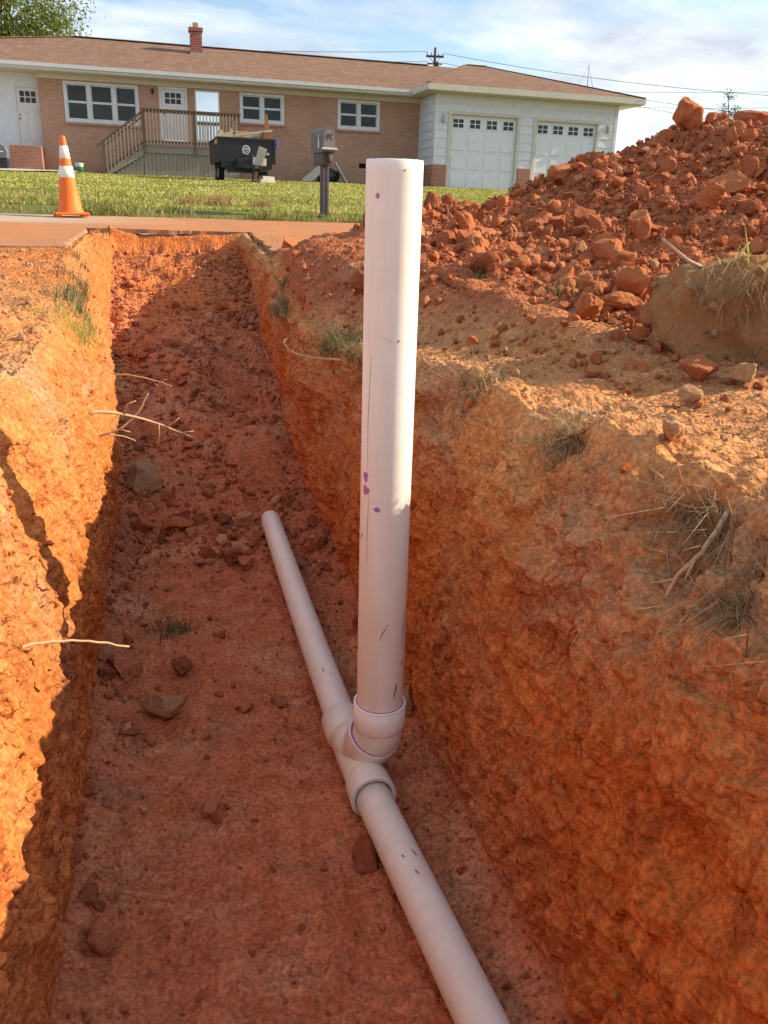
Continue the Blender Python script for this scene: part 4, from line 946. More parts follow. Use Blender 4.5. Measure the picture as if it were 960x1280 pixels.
# ---- porch deck
def woodm(c1, c2):
    def f(g):
        p = g.co(); s1 = g.noise(g.scale(p, (9, 9, 1.2)), 1.5, 7, .65); k = g.mix(s1, c1, c2); g.col(g.mix(.4, k, g.ramp(g.noise(p, 14, 6, .7), (.3, .45), (.7, 1.1)), 'MULTIPLY')); g.bump(s1, .3, .004)
    return f
M_wood = mat('weathered grey wood', rough=.9, spec=.15, build=woodm((.23, .20, .16), (.42, .37, .29)))
M_rail = mat('brown weathered wood', rough=.9, spec=.15, build=woodm((.12, .075, .05), (.26, .18, .13)))
M_bal = mat('pale weathered wood', rough=.9, spec=.15, build=woodm((.34, .25, .18), (.52, .41, .31)))
deck = empty('porch_deck', 'raised grey wooden porch deck with railing and side stairs at the front door', 'porch', HB+Vector((-3.7, -1.0, -.2)), TH)
DO = Vector((-1.3, 1.0, -2.42))
def dp(mb, name, m):
    o = mb.build(name, m, deck); o.location = DO; return o
dx0, dx1, dyf, dz = -.57, 3.10, -2.1, 3.62
for k in range(15): 
    y0_ = dyf-.03+k*.138; dp(MB().box(dx0-.02, dx1+.02, y0_, y0_+.130, dz-.04, dz), 'deck_board', M_wood)
dp(MB().box(dx0, dx1, dyf, dyf+.04, dz-.27, dz-.042), 'rim_board', M_wood); dp(MB().box(dx0, dx0+.04, dyf+.041, -.02, dz-.27, dz-.042), 'rim_board', M_wood)
gz = lambda x_: 2.44
x_ = dx0; k = 0; rw = random.Random(8)
while x_ < dx1-.05:
    w_ = rw.uniform(.13, .155); dp(MB().box(x_, min(x_+w_, dx1), dyf+.045, dyf+.068+rw.uniform(0, .006), gz(x_)-.1, dz-.10), 'skirt_board', M_wood); x_ += w_+.012
for k in range(10):      # boards under the stairs, tops following the stringer
    xa = dx0-.015-(k+1)*.142; top = dz-.30-(-xa+dx0)*.66
    if top > gz(xa)+.05: dp(MB().box(xa, xa+.13, dyf+.05, dyf+.072, gz(xa)-.1, top), 'skirt_board', M_wood)
ns = 6
for k in range(ns):
    zt = dz-(k+1)*(dz-2.5)/(ns+1); xt = dx0-k*.245
    dp(MB().box(xt-.28, xt-.002, dyf+.02, dyf+1.05, zt-.04, zt), 'stair_tread', M_wood)
for yy in (dyf-.01, dyf+1.07): dp(MB().prism([(dx0, yy, dz-.10), (dx0, yy, dz-.36), (dx0-1.5, yy, 2.38), (dx0-1.62, yy, 2.44), (dx0-1.5, yy, 2.62)], (0, .035, 0)), 'stringer', M_wood)
for xx in (dx0+.045, 1.35, dx1-.045): dp(MB().box(xx-.045, xx+.045, dyf-.06, dyf+.03-.032, dz-.25, 4.90), 'post', M_rail)
dp(MB().box(dx0-.03, dx1+.03, dyf-.10, dyf+.06, 4.85, 4.89), 'top_rail', M_rail)
for (a, b) in ((dx0+.092, 1.303), (1.397, dx1-.092)): dp(MB().box(a, b, dyf-.045, dyf-.01, 3.70, 3.79), 'bottom_rail', M_rail); dp(MB().box(a, b, dyf-.045, dyf-.01, 4.755, 4.848), 'rail_band', M_rail)
n_b = 28
for k in range(n_b):
    xx = dx0+.09+(k+.5)*(dx1-dx0-.18)/n_b
    if abs(xx-1.35) > .07: dp(MB().box(xx-.021, xx+.021, dyf-.085, dyf-.046, 3.66, 4.845), 'baluster', M_bal)
for k in range(11):
    xx = dx0-.14-k*.135; zz = dz-(-xx+dx0)*.75
    if xx > -2.03: dp(MB().box(xx-.021, xx+.021, dyf-.06, dyf-.02, zz-.02, zz+1.12), 'baluster', M_bal)
for dz_ in (.10, 1.13): dp(MB().bar((dx0, dyf-.005, dz+dz_), (-2.05, dyf-.005, dz-(2.05+dx0)*.75+dz_), .035, .09), 'stair_rail', M_rail)
dp(MB().box(-2.09, -2.01, dyf-.06, dyf+.02, 2.4, dz-(2.05+dx0)*.75+1.18), 'post', M_rail)
dp(MB().bar((-2.05, dyf-.03, 3.62), (-2.34, dyf-.03, 3.44), .04, .06), 'handrail', M_rail)
# railing on the far side of the stairs and the right end
for xx in [dx0-.14-k*.27 for k in range(6)]: dp(MB().box(xx-.02, xx+.02, dyf+1.03, dyf+1.06, dz-(-xx+dx0)*.75, dz-(-xx+dx0)*.75+1.0), 'baluster', M_bal)
dp(MB().bar((dx0, dyf+1.045, dz+1.05), (-2.05, dyf+1.045, dz-(2.05+dx0)*.75+1.05), .035, .08), 'stair_rail', M_rail)
for k in range(12): dp(MB().box(dx1-.06, dx1-.02, dyf+.1+k*.16, dyf+.14+k*.16, 3.66, 4.84), 'baluster', M_bal)
dp(MB().box(dx1-.09, dx1+.02, dyf+.065, -.05, 4.80, 4.845), 'top_rail', M_rail)

# ---------------------------------------------------------------- things in the yard and on the road
def LZ(x, y): return float(lawn_z(np.array(float(x)), np.array(float(y))))
M_orange = mat('orange cone plastic', (.80, .165, .02), .55, .3, build=lambda g: g.col(g.mix(g.ramp(g.noise(g.co(), 7, 8, .65), (.5, 0.), (.8, .5)), (.82, .17, .022), (.55, .22, .09))))
M_band = mat('white reflective band', (.80, .78, .74), .4, .3, build=lambda g: g.col(g.mix(g.ramp(g.noise(g.co(), 9, 8, .65), (.5, 0.), (.8, .5)), (.82, .80, .76), (.55, .40, .28))))
CX, CY = -.965, 10.28; CZ = float(road_z(CY))+.006
cone = empty('traffic_cone', 'orange traffic cone with two white bands standing at the far road edge', 'traffic cone', (CX, CY, CZ), R(12))
cone.scale = (.86, .86, .915); cone.rotation_euler = (R(.5), R(-1.2), R(12))
b = MB(); b.box(-.205, .205, -.205, .205, .018, .045, .012)
for sx in (-1, 1):
    for sy in (-1, 0, 1): b.box(sx*.16-.03, sx*.16+.03, sy*.15-.03, sy*.15+.03, 0, .0175)
b.build('base', M_orange, cone)
def cr(z): return .150+(.032-.150)*(z-.045)/(.86-.045)
MB().lathe([(.168, .040), (.160, .060), (cr(.075), .075), (cr(.3), .3), (cr(.6), .6), (cr(.85), .85), (.030, .868), (.024, .878), (.012, .882), (.004, .882)], 36).build('body', M_orange, cone)
for z0, z1 in ((.43, .555), (.635, .775)): MB().lathe([(cr(z0)+.0004, z0), (cr(z0)+.0028, z0+.001), (cr(z1)+.0028, z1-.001), (cr(z1)+.0004, z1)], 36).build('reflective_band', M_band, cone)

# mailbox
M_mpost = mat('grey brown plastic', (.13, .115, .115), .6, .3, build=paintm((.105, .09, .092), .4, 6)); M_mbox = mat('grey mailbox plastic', (.23, .235, .24), .5, .35, build=paintm((.13, .126, .126), .4, 9)); M_mdk = mat('dark mailbox slot', (.05, .048, .046), .7)
mx, my = 1.985, 11.09
mbx = empty('mailbox', 'grey plastic mailbox with domed top on a thick square post in the verge', 'mailbox', (mx, my, LZ(mx, my)-.02), R(10)); mbx.scale = (.78, .78, .955)
p_ = MB(); p_.box(-.058, .058, -.058, .058, 0, .70, .008)
for sx in (-1, 1): p_.box(sx*.03-.014, sx*.03+.014, -.064, -.0585, .03, .69)
p_.box(-.075, .075, -.075, .075, 0, .05, .01); p_.build('post', M_mpost, mbx)
n = MB(); n.box(-.10, .075, -.15, .25, .66, .80, .01); n.build('newspaper_bay', M_mpost, mbx)
n = MB(); n.lathe([(.0, 0), (.062, 0), (.066, .01), (.066, .09), (.0, .09)], 24, (.015, -.125, .695)); n.build('bay_cup', M_mdk, mbx)
def arch(w, z0, zs, y, n_=14): return [(-w, y, z0), (w, y, z0)]+[(w*math.cos(math.pi*k/n_), y, zs+w*1.05*math.sin(math.pi*k/n_)) for k in range(n_+1)]
MB().prism(arch(.112, .805, .985, -.17), (0, .50, 0)).build('box', M_mbox, mbx)
dd = MB().prism(arch(.116, .815, .985, -.195), (0, .024, 0)).build('box_door', M_mbox, mbx)
MB().prism(arch(.090, .85, .985, -.199), (0, .0035, 0)).build('door_panel', mat('pale mailbox door', (.17, .17, .172), .5, .3), dd)
em = MB()      # raised bird emblem
for a, b_ in (((-.06, .98), (-.015, 1.02)), ((-.015, 1.02), (.02, 1.0)), ((.02, 1.0), (.065, 1.03)), ((-.01, 1.015), (-.02, .965)), ((.015, 1.0), (.045, .955)), ((-.045, .955), (-.02, .965))): em.bar((a[0], -.201, a[1]), (b_[0], -.201, b_[1]), .014, .006, (0, 1, 0))
em.build('bird_emblem', M_mdk, dd)
MB().box(-.125, .125, -.235, -.1965, .835, .862, .006).build('door_lip', mat('pale grey lip', (.5, .5, .5), .5), dd)
fg = MB().box(-.1265, -.1165, -.09, -.03, .86, .95); fg.box(-.126, -.117, -.07, -.05, .95, 1.02); fg.build('flag', mat('white flag plate', (.6, .6, .6), .6), mbx)

# trailer
tx, ty = 2.86, 30.7; tz = LZ(tx, ty)
tr = empty('utility_trailer', 'black dump trailer with round white emblem parked on the lawn beside the porch', 'trailer', (tx, ty, tz), R(3)); tr.scale = (.85, .85, .88)
def tp(mb, name, m=M_black, parent=tr): return mb.build(name, m, parent)
b = MB(); b.box(-1.10, 1.10, 0, .05, .70, 1.50); b.box(-1.10, -1.05, .051, 3.2, .70, 1.50); b.box(1.05, 1.10, .051, 3.2, .70, 1.50); b.box(-1.05, 1.05, 3.15, 3.2, .70, 1.50); b.box(-1.049, 1.049, .051, 3.149, .70, .75); tp(b, 'bed')
r_ = MB(); r_.box(-1.14, 1.14, -.04, .09, 1.502, 1.57); r_.box(-1.14, -1.02, .091, 3.24, 1.502, 1.57); r_.box(1.02, 1.14, .091, 3.24, 1.502, 1.57); tp(r_, 'top_rail')
for x0 in (-1.13, -.40, .34, 1.07): tp(MB().box(x0, x0+.06, -.045, -.001, .66, 1.50), 'bed_rib') if x0 in (-1.13, 1.07) else None
fr = MB(); fr.box(-1.0, 1.0, .02, .14, .50, .695); fr.box(-.62, -.50, .141, 3.0, .50, .69); fr.box(.50, .62, .141, 3.0, .50, .69); fr.box(-.85, .75, -.12, .018, .40, .52); fr.box(-.80, .30, -.16, -.05, .33, .42); tp(fr, 'frame')
tg_ = MB(); tg_.bar((-.55, .0, .58), (0, -1.35, .52), .10, .14); tg_.bar((.55, .0, .58), (0.02, -1.35, .52), .10, .14); tg_.box(-.06, .08, -1.62, -1.25, .47, .58, .01); tp(tg_, 'tongue')
jk = MB(); jk.tube([(.05, -1.15, .03), (.05, -1.15, .95)], .035, 10); jk.box(-.07, .17, -1.25, -1.05, 0, .035); jk.bar((.05, -1.15, .93), (.22, -1.15, .95), .025, .025); tp(jk, 'jack')
tb = MB(); tb.box(-.42, .35, -.45, -.12, .58, .84, .02); tp(tb, 'tool_box')
M_tyre = mat('tyre rubber', (.022, .021, .02), .85, .2); M_rim = mat('pale wheel rim', (.5, .5, .48), .5, .4)
for sx in (-1, 1):
    for yy in (1.25, 2.1):
        wv = [(sx*.90+xx, yy+rr_*math.cos(t), .36+rr_*math.sin(t)) for xx, rr_ in ((-.11, .22), (-.11, .33), (-.08, .36), (.08, .36), (.11, .33), (.11, .22)) for t in [2*math.pi*k/24 for k in range(24)]]
        m_ = MB().add(wv, [(i*24+k, i*24+(k+1) % 24, (i+1)*24+(k+1) % 24, (i+1)*24+k) for i in range(5) for k in range(24)], True); wh = tp(m_, 'wheel', M_tyre)
        tp(MB().tube([(sx*.90-.09, yy, .36), (sx*.90+.09, yy, .36)], .22, 20), 'rim', M_rim, wh)
    fd = MB(); fd.box(sx*.92-.14, sx*.92+.14, .75, 2.6, .745, .775); fd.box(sx*.92-.14, sx*.92+.14, .72, .75, .50, .775); tp(fd, 'mudguard')
M_emb = mat('white emblem paint', (.62, .62, .62), .6)
e_ = MB(); N_ = 28; v = [(-.02+r0*math.cos(2*math.pi*k/N_), -.0065, 1.16+r0*math.sin(2*math.pi*k/N_)) for r0 in (.155, .115) for k in range(N_)]; e_.add(v, [(k, (k+1) % N_, N_+(k+1) % N_, N_+k) for k in range(N_)])
for a, b_ in (((-.09, 1.19), (-.03, 1.22)), ((-.03, 1.22), (.05, 1.20)), ((.05, 1.20), (.06, 1.14)), ((-.09, 1.19), (-.085, 1.12)), ((-.05, 1.11), (.04, 1.10)), ((-.03, 1.17), (.02, 1.16))): e_.bar((a[0], -.006, a[1]), (b_[0], -.006, b_[1]), .03, .006, (0, 1, 0))
for t in (3.9, 4.5, 5.1): e_.bar((-.02+.12*math.cos(t), -.006, 1.16+.12*math.sin(t)), (-.02+.19*math.cos(t), -.006, 1.16+.19*math.sin(t)), .03, .006, (0, 1, 0))
tp(e_, 'round_emblem', M_emb)
tp(MB().box(.78, .88, -.004, -.0005, 1.0, 1.08), 'small_label', M_emb)
tp(MB().box(-.40, .38, -.010, -.0005, .92, .955), 'name_strip', M_emb) if False else None
# what lies in and on the trailer
def item(mb, name, label, cat, m, loc, rot=(0, 0, 0), group=None):
    o = mb.build(name, m); o.location = loc; o.rotation_euler = rot
    if loc[1] < 35: o.scale = (.85, .85, .88)
    return tag(o, label, cat, group)
M_foam = mat('buff foam', rough=.9, spec=.1, build=paintm((.62, .53, .32), .4, 5)); M_card = mat('orange cardboard', rough=.9, spec=.1, build=paintm((.50, .22, .09), .4, 5)); M_board = mat('pale board', rough=.8, spec=.15, build=paintm((.62, .58, .50), .3, 4)); M_brownb = mat('brown board', rough=.85, spec=.15, build=paintm((.30, .14, .07), .4, 4))
def tw(x, y, z): return (tx+.85*x, ty+.85*y, tz+.88*z)
def lump(w_, d_, h_, seed):
    r = random.Random(seed); m_ = MB(); n_ = 9; top = [(-w_/2+w_*k/(n_-1), h_*r.uniform(.55, 1.0) if 0 < k < n_-1 else h_*.45) for k in range(n_)]
    return m_.prism([(-w_/2, 0, 0), (w_/2, 0, 0)]+[(a, 0, z) for a, z in top[::-1]], (0, d_, 0))
item(lump(.62, .5, .52, 1), 'foam_scrap', 'buff torn foam scrap heaped at the left end of the black trailer', 'foam scrap', M_foam, tw(-.82, .35, 1.36), (0, 0, .1), 'load in the trailer')
item(lump(.55, .5, .60, 2), 'foam_scrap', 'taller buff foam scrap behind the trailer front, second from left', 'foam scrap', M_foam, tw(-.42, .7, 1.34), (0, .1, -.1), 'load in the trailer')
item(lump(.95, .6, .52, 3), 'foam_scrap', 'broad pale foam scrap at the right half of the black trailer', 'foam scrap', M_foam, tw(.42, .4, 1.36), (0, -.05, .05), 'load in the trailer')
item(MB().box(-.30, .30, -.2, .2, 0, .44, .01), 'cardboard_box', 'orange brown cardboard box showing above the trailer load', 'cardboard box', M_card, tw(-.05, 1.6, 1.46), (.1, -.08, .2), 'load in the trailer')
item(MB().box(-.75, .75, -.03, .03, 0, .06), 'white_plank', 'thin white plank lying slanted over the foam in the trailer', 'plank', M_board, tw(.30, .22, 1.74), (0, -.16, .05), 'load in the trailer')
item(MB().prism([(-.14, 0, 0), (.20, 0, 0), (.13, 0, .62), (.06, 0, 1.12), (-.02, 0, 1.18)], (0, .03, 0)), 'brown_board', 'tall pointed brown board standing up at the right of the trailer load', 'board', M_brownb, tw(.82, .5, 1.32), (.05, .0, .2), 'load in the trailer')
item(MB().box(-.17, .17, -.15, .15, 0, .40, .01), 'brown_crate', 'brown wooden crate at the right end of the trailer load', 'crate', M_brownb, tw(.80, .25, 1.42), (0, .05, .1), 'load in the trailer')
st = MB(); st.tube([(-.02, 0, .12), (.06, -.03, .08), (.10, -.03, -.02), (.04, -.04, -.14), (.10, -.04, -.24)], .028, 8); st.tube([(-.02, -.01, .08), (.10, -.05, .05), (.02, -.05, -.10)], .03, 8)
item(st, 'blue_strap', 'blue webbing strap knotted on the right corner of the trailer', 'strap', mat('blue webbing', (.05, .10, .42), .7), tw(1.12, -.06, 1.44))
item(MB().box(-.16, .16, -.02, .02, 0, .62, .005), 'white_board', 'white narrow board leaning on the trailer tongue', 'board', M_board, tw(.36, -.62, .62), (.25, .3, .1))
item(MB().box(-.26, .26, -.2, .2, 0, .26, .01), 'white_box', 'low pale box sitting on the trailer tongue', 'box', M_board, tw(.42, -.34, .60), (0, .06, .1))
item(MB().box(-.32, .32, -.3, .3, 0, .12, .01).box(-.2, .3, -.25, .2, .121, .25, .01), 'scrap_pile', 'white scraps lying in the grass under the right of the trailer', 'scrap', M_board, tw(.72, .2, .0), (0, .04, .3))
# debris by the wall, right of the trailer
hx = lambda x, yl, z: (x*math.cos(TH)-yl*math.sin(TH), 38+x*math.sin(TH)+yl*math.cos(TH), z)
gz2 = LZ(6.5, 36.8)
item(MB().bar((0, 0, 0), (.95, .1, .72), .05, .30), 'white_plank', 'pale wide plank leaning low against the house wall behind the mailbox', 'plank', M_board, hx(5.75, -1.1, gz2-.02))
fr = MB(); fr.bar((-.27, 0, .78), (.22, .0, .0), .06, .42, (0, 1, .1)); item(fr, 'white_board', 'white flat board leaning beside the dark green bag at the house wall', 'board', M_board, hx(7.35, -1.0, gz2+.02))
bag = clod_shape(3, 77, 4, .2)
o = link('green_bag', mesh_np('green_bag', bag[0]*np.array([.62, .4, .52])+np.array([0, 0, .36]), bag[1], mat('dark green plastic', (.012, .045, .04), .35, .4)), loc=hx(6.75, -.75, gz2-.03)); tag(o, 'dark green plastic bag slumped between two white boards by the wall', 'bag')
# bucket, grill
bk = empty('plastic_bucket', 'green and white plastic bucket on the grass in front of the brick wall', 'bucket', hx(-3.06, -.5, LZ(-3.06, 37.5)-.01))
MB().lathe([(0, .005), (.135, 0), (.150, .20), (.153, .21)], 28).build('bucket_body', mat('green bucket', (.07, .27, .15), .45), bk); MB().lathe([(.1535, .211), (.157, .29), (.165, .30), (.165, .335), (.150, .34), (.146, .30)], 28).build('bucket_rim', mat('white bucket', (.66, .70, .68), .45), bk)
gr = empty('barbecue_grill', 'dark grey rounded barbecue grill by the side door at the left edge', 'grill', hx(-5.95, -1.3, LZ(-5.9, 36.7)))
M_gr = mat('grey grill hood', (.16, .16, .17), .45, .4)
hd = MB(); hd.prism([(-.45, -.28, .40), (.42, -.28, .40), (.45, -.28, .62), (.36, -.28, .80), (.22, -.28, .88), (-.3, -.28, .88), (-.42, -.28, .78)], (0, .56, 0)); hd.build('hood', M_gr, gr)
MB().box(-.42, .42, -.25, .25, .02, .395, .01).build('cabinet', M_black, gr); MB().tube([(-.3, -.29, .60), (-.3, -.34, .60), (.3, -.34, .60), (.3, -.29, .60)], .015, 8).build('handle', M_rim, gr)
# utility pole and wires
M_pole = mat('dark pole wood', rough=.9, spec=.1, build=woodm((.06, .05, .042), (.14, .115, .095))); M_wire = mat('wire', (.05, .05, .055), .6)
px_, py_ = 29.35, 97.2
up = empty('utility_pole', 'wooden utility pole with crossarm far behind the house roof', 'utility pole', (px_, py_, 2.6), R(-12))
MB().tube([(0, 0, 0), (0, 0, 15.8)], [.19, .13], 12).build('pole', M_pole, up); MB().box(-.95, .95, -.07, .07, 14.85, 15.05).build('crossarm', M_pole, up); MB().box(-.8, .8, .12, .22, 14.2, 14.34).build('crossarm', M_pole, up)
for x_ in (-.85, -.4, .4, .85): MB().lathe([(.05, 0), (.09, .08), (.05, .14), (.09, .22), (.03, .3)], 10, (x_, 0, 15.05)).build('insulator', M_rim, up)
MB().tube([(.28, -.1, 13.6), (.28, -.1, 14.4)], .2, 14).build('transformer', M_pole, up)
for a in (-1, 1): MB().bar((0, -.09, 14.2), (a*.6, -.09, 14.85), .05, .05).build('brace', M_pole, up)
def wire(a, b, sag, r_, label):
    a = Vector(a); b = Vector(b); pts = []
    for k in range(25):
        t = k/24; p_ = a.lerp(b, t); p_.z -= sag*4*t*(1-t); pts.append(p_)
    o = MB().tube(pts, r_, 6).build('power_line', M_wire); tag(o, label, 'power line', 'power lines')
wire((28.5, 97.1, 17.95), (-60, 122, 21.0), 1.6, .024, 'uppermost power line running left from the far utility pole')
wire((28.6, 97.2, 17.0), (-60, 122.5, 20.0), 1.5, .024, 'lower power line running left from the far utility pole')
wire((30.2, 97.1, 17.9), (60, 80, 13.6), .5, .024, 'upper power line dropping right from the far utility pole')
wire((30.1, 97.1, 17.0), (64, 80, 11.6), .5, .022, 'lower power line dropping right from the far utility pole')
wire((45, 99, 15.4), (90, 85, 17.4), .6, .022, 'high thin power line crossing the sky right of the garage')
wire((45, 99, 14.0), (90, 85, 15.9), .8, .022, 'second thin power line crossing the sky right of the garage')
wire((51, 94.5, 13.9), (85, 83, 10.4), .6, .022, 'power line sloping down behind the dirt heap right of the garage')
wire((48, 94, 8.6), (90, 84, 7.4), .5, .02, 'lowest thin power line just above the dirt heap')

# ---------------------------------------------------------------- grass, weeds, roots, trees
def leafmat(name, stops, rough=.75):
    def f(g):
        r = g.attr('rnd'); k = g.ramp(r, *stops); k = g.mix(.3, k, g.ramp(g.noise(g.pos(), 1.1, 5), (.3, .5), (.7, 1.2)), 'MULTIPLY'); g.col(k)
        t = g.n('ShaderNodeBsdfTranslucent'); g.l(k, t.inputs[0]); mx_ = g.n('ShaderNodeMixShader'); mx_.inputs[0].default_value = .35
        out = g.t.nodes['Material Output']; g.l(g.b.outputs[0], mx_.inputs[1]); g.l(t.outputs[0], mx_.inputs[2]); g.l(mx_.outputs[0], out.inputs[0])
    return mat(name, (.1, .15, .03), rough, .15, build=f)
M_grass = leafmat('green grass', [(.0, (.26, .32, .06)), (.5, (.50, .50, .11)), (.85, (.64, .56, .22)), (1., (.55, .44, .22))])
M_rough = leafmat('rough verge grass', [(.0, (.17, .23, .05)), (.45, (.40, .40, .12)), (.7, (.50, .39, .19)), (1., (.56, .31, .16))])
M_dry = leafmat('dry grass', [(.0, (.20, .14, .065)), (.4, (.36, .25, .13)), (1., (.52, .40, .25))])
M_tuft = leafmat('dull green grass', [(.0, (.07, .09, .035)), (.5, (.16, .17, .06)), (1., (.34, .29, .15))])
def blades(name, roots, h, w_, lean, r, m, rnd=None, droop=.35, nrm=None):
    """curved two-segment grass blades; roots (N,3), lean (N,3)"""
    n = len(roots); a = r.uniform(0, 2*np.pi, n); side = np.stack([np.cos(a), np.sin(a), np.zeros(n)], -1)
    up = np.array([0, 0, 1.]) if nrm is None else nrm
    hh = np.asarray(h)[:, None]; ww = np.asarray(w_)[:, None]
    mid = roots+(up*.55+lean*.35)*hh; tip = roots+(up*(1-droop)+lean)*hh
    V = np.stack([roots-side*ww, roots+side*ww, mid-side*ww*.75, mid+side*ww*.75, tip], 1).reshape(-1, 3)
    b = (np.arange(n)*5)[:, None]; Fc = np.concatenate([b+np.array([[0, 1, 3]]), b+np.array([[0, 3, 2]]), b+np.array([[2, 3, 4]])])
    rn = r.random(n) if rnd is None else rnd
    return mesh_np(name, V, Fc, m, True, {'rnd': np.repeat(rn, 5)})
r = np.random.default_rng(21)
# mown lawn: density falls with distance
n = 60000; y = 11.6+(37.6-11.6)*r.random(n)**1.5; x = r.uniform(-.30, .42, n)*y*1.25+.12*y
dn = fbm(np.stack([x, y, 0*x], -1), .9, 3, 101)
kill = (x > -14) & (x < -3.2) & (y > 23.8+(x+14)*.95)
sel = ~kill & ~((np.abs(x-tx) < .9) & (y > ty) & (y < ty+3)); x, y, dn = x[sel], y[sel], dn[sel]; n = len(x)
z = lawn_z(x, y); L_ = r.normal(size=(n, 3))*.35; L_[:, 2] = 0
o = link('lawn_grass', blades('lawn_grass', np.stack([x, y, z-.01], -1), r.uniform(.035, .085, n)*(1+.4*dn), .004+y*.00055, L_, r, M_grass, np.clip(.42+.5*dn+.25*r.normal(size=n), 0, 1))); tag(o, kind='stuff')
# rough bank between road and lawn
n = 30000; y = 10.72+4.2*r.random(n)**1.3; x = r.uniform(-5, 8.5, n)
cl = fbm(np.stack([x, y, 0*x], -1), 1.5, 3, 111); sel = (cl > -.45) & (r.random(n) < .5+cl); x, y, cl = x[sel], y[sel], cl[sel]; n = len(x); z = lawn_z(x, y); L_ = r.normal(size=(n, 3))*.55; L_[:, 2] = 0
strip = np.exp(-((y-12.9)/.55)**2)
o = link('verge_grass', blades('verge_grass', np.stack([x, y, z-.01], -1), r.uniform(.05, .16, n)*(1+.7*cl)*(1-.4*strip), r.uniform(.004, .009, n), L_, r, M_rough, np.clip(.25+.45*strip+.5*cl*0+.28*r.normal(size=n), 0, 1))); tag(o, kind='stuff')
M_weed = leafmat('rusty weed', [(0., (.30, .16, .07)), (1., (.44, .28, .14))])
for i, (wx, wy, hh) in enumerate([(.75, 12.2, .34), (1.35, 12.7, .26), (.35, 12.5, .24)]):
    n = 220; ro = np.stack([wx+r.normal(size=n)*.10, wy+r.normal(size=n)*.08, np.full(n, LZ(wx, wy))], -1); L_ = r.normal(size=(n, 3))*.5; L_[:, 2] = 0
    o = link('weed_clump', blades('weed_clump', ro, r.uniform(.3, .8, n)*hh, np.full(n, .003), L_, r, M_weed, None, .2)); tag(o, ['tallest rusty brown weed clump in the grass verge', 'right hand rusty weed clump in the grass verge', 'small left rusty weed clump in the grass verge'][i], 'weed', 'rusty weeds in the verge')
# tufts on the trench lips
def tuft(x, y, z, n, spread, h, label, m, lean=(0, 0, 0), seed=0, name='grass_tuft', wd=.0022, zones=None, droop=.35, wild=.5):
    rr_ = np.random.default_rng(500+seed); ro = []
    for k in range(n):
        q, nn = snap(x+rr_.normal()*spread, y+rr_.normal()*spread*1.4, z+rr_.normal()*spread*.5, zones); ro.append(q[:])
    ro = np.array(ro); L_ = rr_.normal(size=(n, 3))*wild+np.array(lean); hs = rr_.uniform(.4, 1, n)*h
    o = link(name, blades(name, ro-np.array([0, 0, .004]), hs, np.full(n, wd), L_, rr_, m, None, droop)); return tag(o, label, 'grass', 'grass along the trench')
T = [(-.315, 3.35, .95, 150, .07, .12, 'green grass tuft hanging over the left trench lip', M_grass, (.25, 0, -.2), None),
     (-.33, 3.62, 1.02, 120, .07, .11, 'upper green grass tuft on the left trench lip toward the road', M_tuft, (.2, 0, 0), None),
     (-.36, 3.95, 1.04, 110, .06, .10, 'dull grass tuft on the left lip just before the wall corner', M_tuft, (.2, 0, 0), None),
     (-.40, 4.8, 1.07, 90, .07, .09, 'short grass on the left bank next to the road edge', M_tuft, (.1, 0, 0), None),
     (-.5, 5.9, 1.09, 90, .10, .09, 'sparse grass where the left bank meets the asphalt', M_tuft, (.1, 0, 0), None),
     (.647, 4.95, .85, 160, .06, .13, 'matted grass hanging from the right trench lip, the farther bunch', M_tuft, (-.5, -.1, -.5), None),
     (.69, 3.45, .90, 260, .09, .13, 'thick matted grass hanging over the right lip left of the standpipe', M_tuft, (-.45, -.25, -.55), None),
     (.70, 3.0, .90, 160, .07, .12, 'matted grass on the right lip just behind the standpipe', M_tuft, (-.35, -.3, -.4), None),
     (.70, 5.3, .97, 90, .05, .09, 'small dark grass bunch on the right lip toward the road', M_tuft, (-.3, 0, -.2), None),
     (.76, 7.2, 1.12, 80, .10, .09, 'sparse grass on the right road edge corner', M_tuft, (0, 0, 0), None),
     (.80, 2.07, .97, 130, .035, .10, 'dry grass and roots on the right lip right of the standpipe', M_dry, (-.3, -.2, -.5), None),
     (.868, 1.65, .92, 150, .035, .11, 'dry root grass in the hollow under the sandy right lip', M_dry, (-.4, -.2, -.7), None),
     (.86, 1.14, .92, 220, .035, .12, 'dry grey grass hanging in the crevice of the right bank', M_dry, (-.4, -.2, -.8), None),
     (.80, .90, .86, 200, .03, .11, 'dry matted grass at the right edge of the picture on the trench wall', M_dry, (-.4, -.1, -.9), None),
     (1.48, 3.08, 1.10, 60, .03, .10, 'small green grass sprig among the red clods of the heap', M_tuft, (0, -.3, 0), None),
     (1.33, 3.62, 1.13, 50, .03, .07, 'faint grass sprig low on the dirt heap behind the pipe', M_tuft, (0, -.3, 0), None),
     (-.042, 2.73, .0, 170, .035, .075, 'clump of torn green grass lying on the trench floor', M_tuft, (.1, -.2, -.3), (2,)),
     (.56, 4.8, .20, 90, .035, .06, 'small dark grass clump on the far trench floor by the right wall', M_tuft, (0, 0, -.2), (2,)),
     (-.30, 4.1, .62, 110, .05, .12, 'dark grass hanging on the left wall corner above the roots', M_tuft, (.35, 0, -.5), None)]
for i, (x, y, z, n, s_, h_, lb, m, ln, zn) in enumerate(T):
    dry = m is M_dry
    tuft(x, y, z, int(n*(2.4 if dry else 1.8)), s_*(1.25 if dry else 1), h_*(.85 if dry else .9), lb, m, ln, i, zones=zn, wd=.0013 if dry else .0014, wild=.8 if dry else .5, droop=.5 if dry else .35)
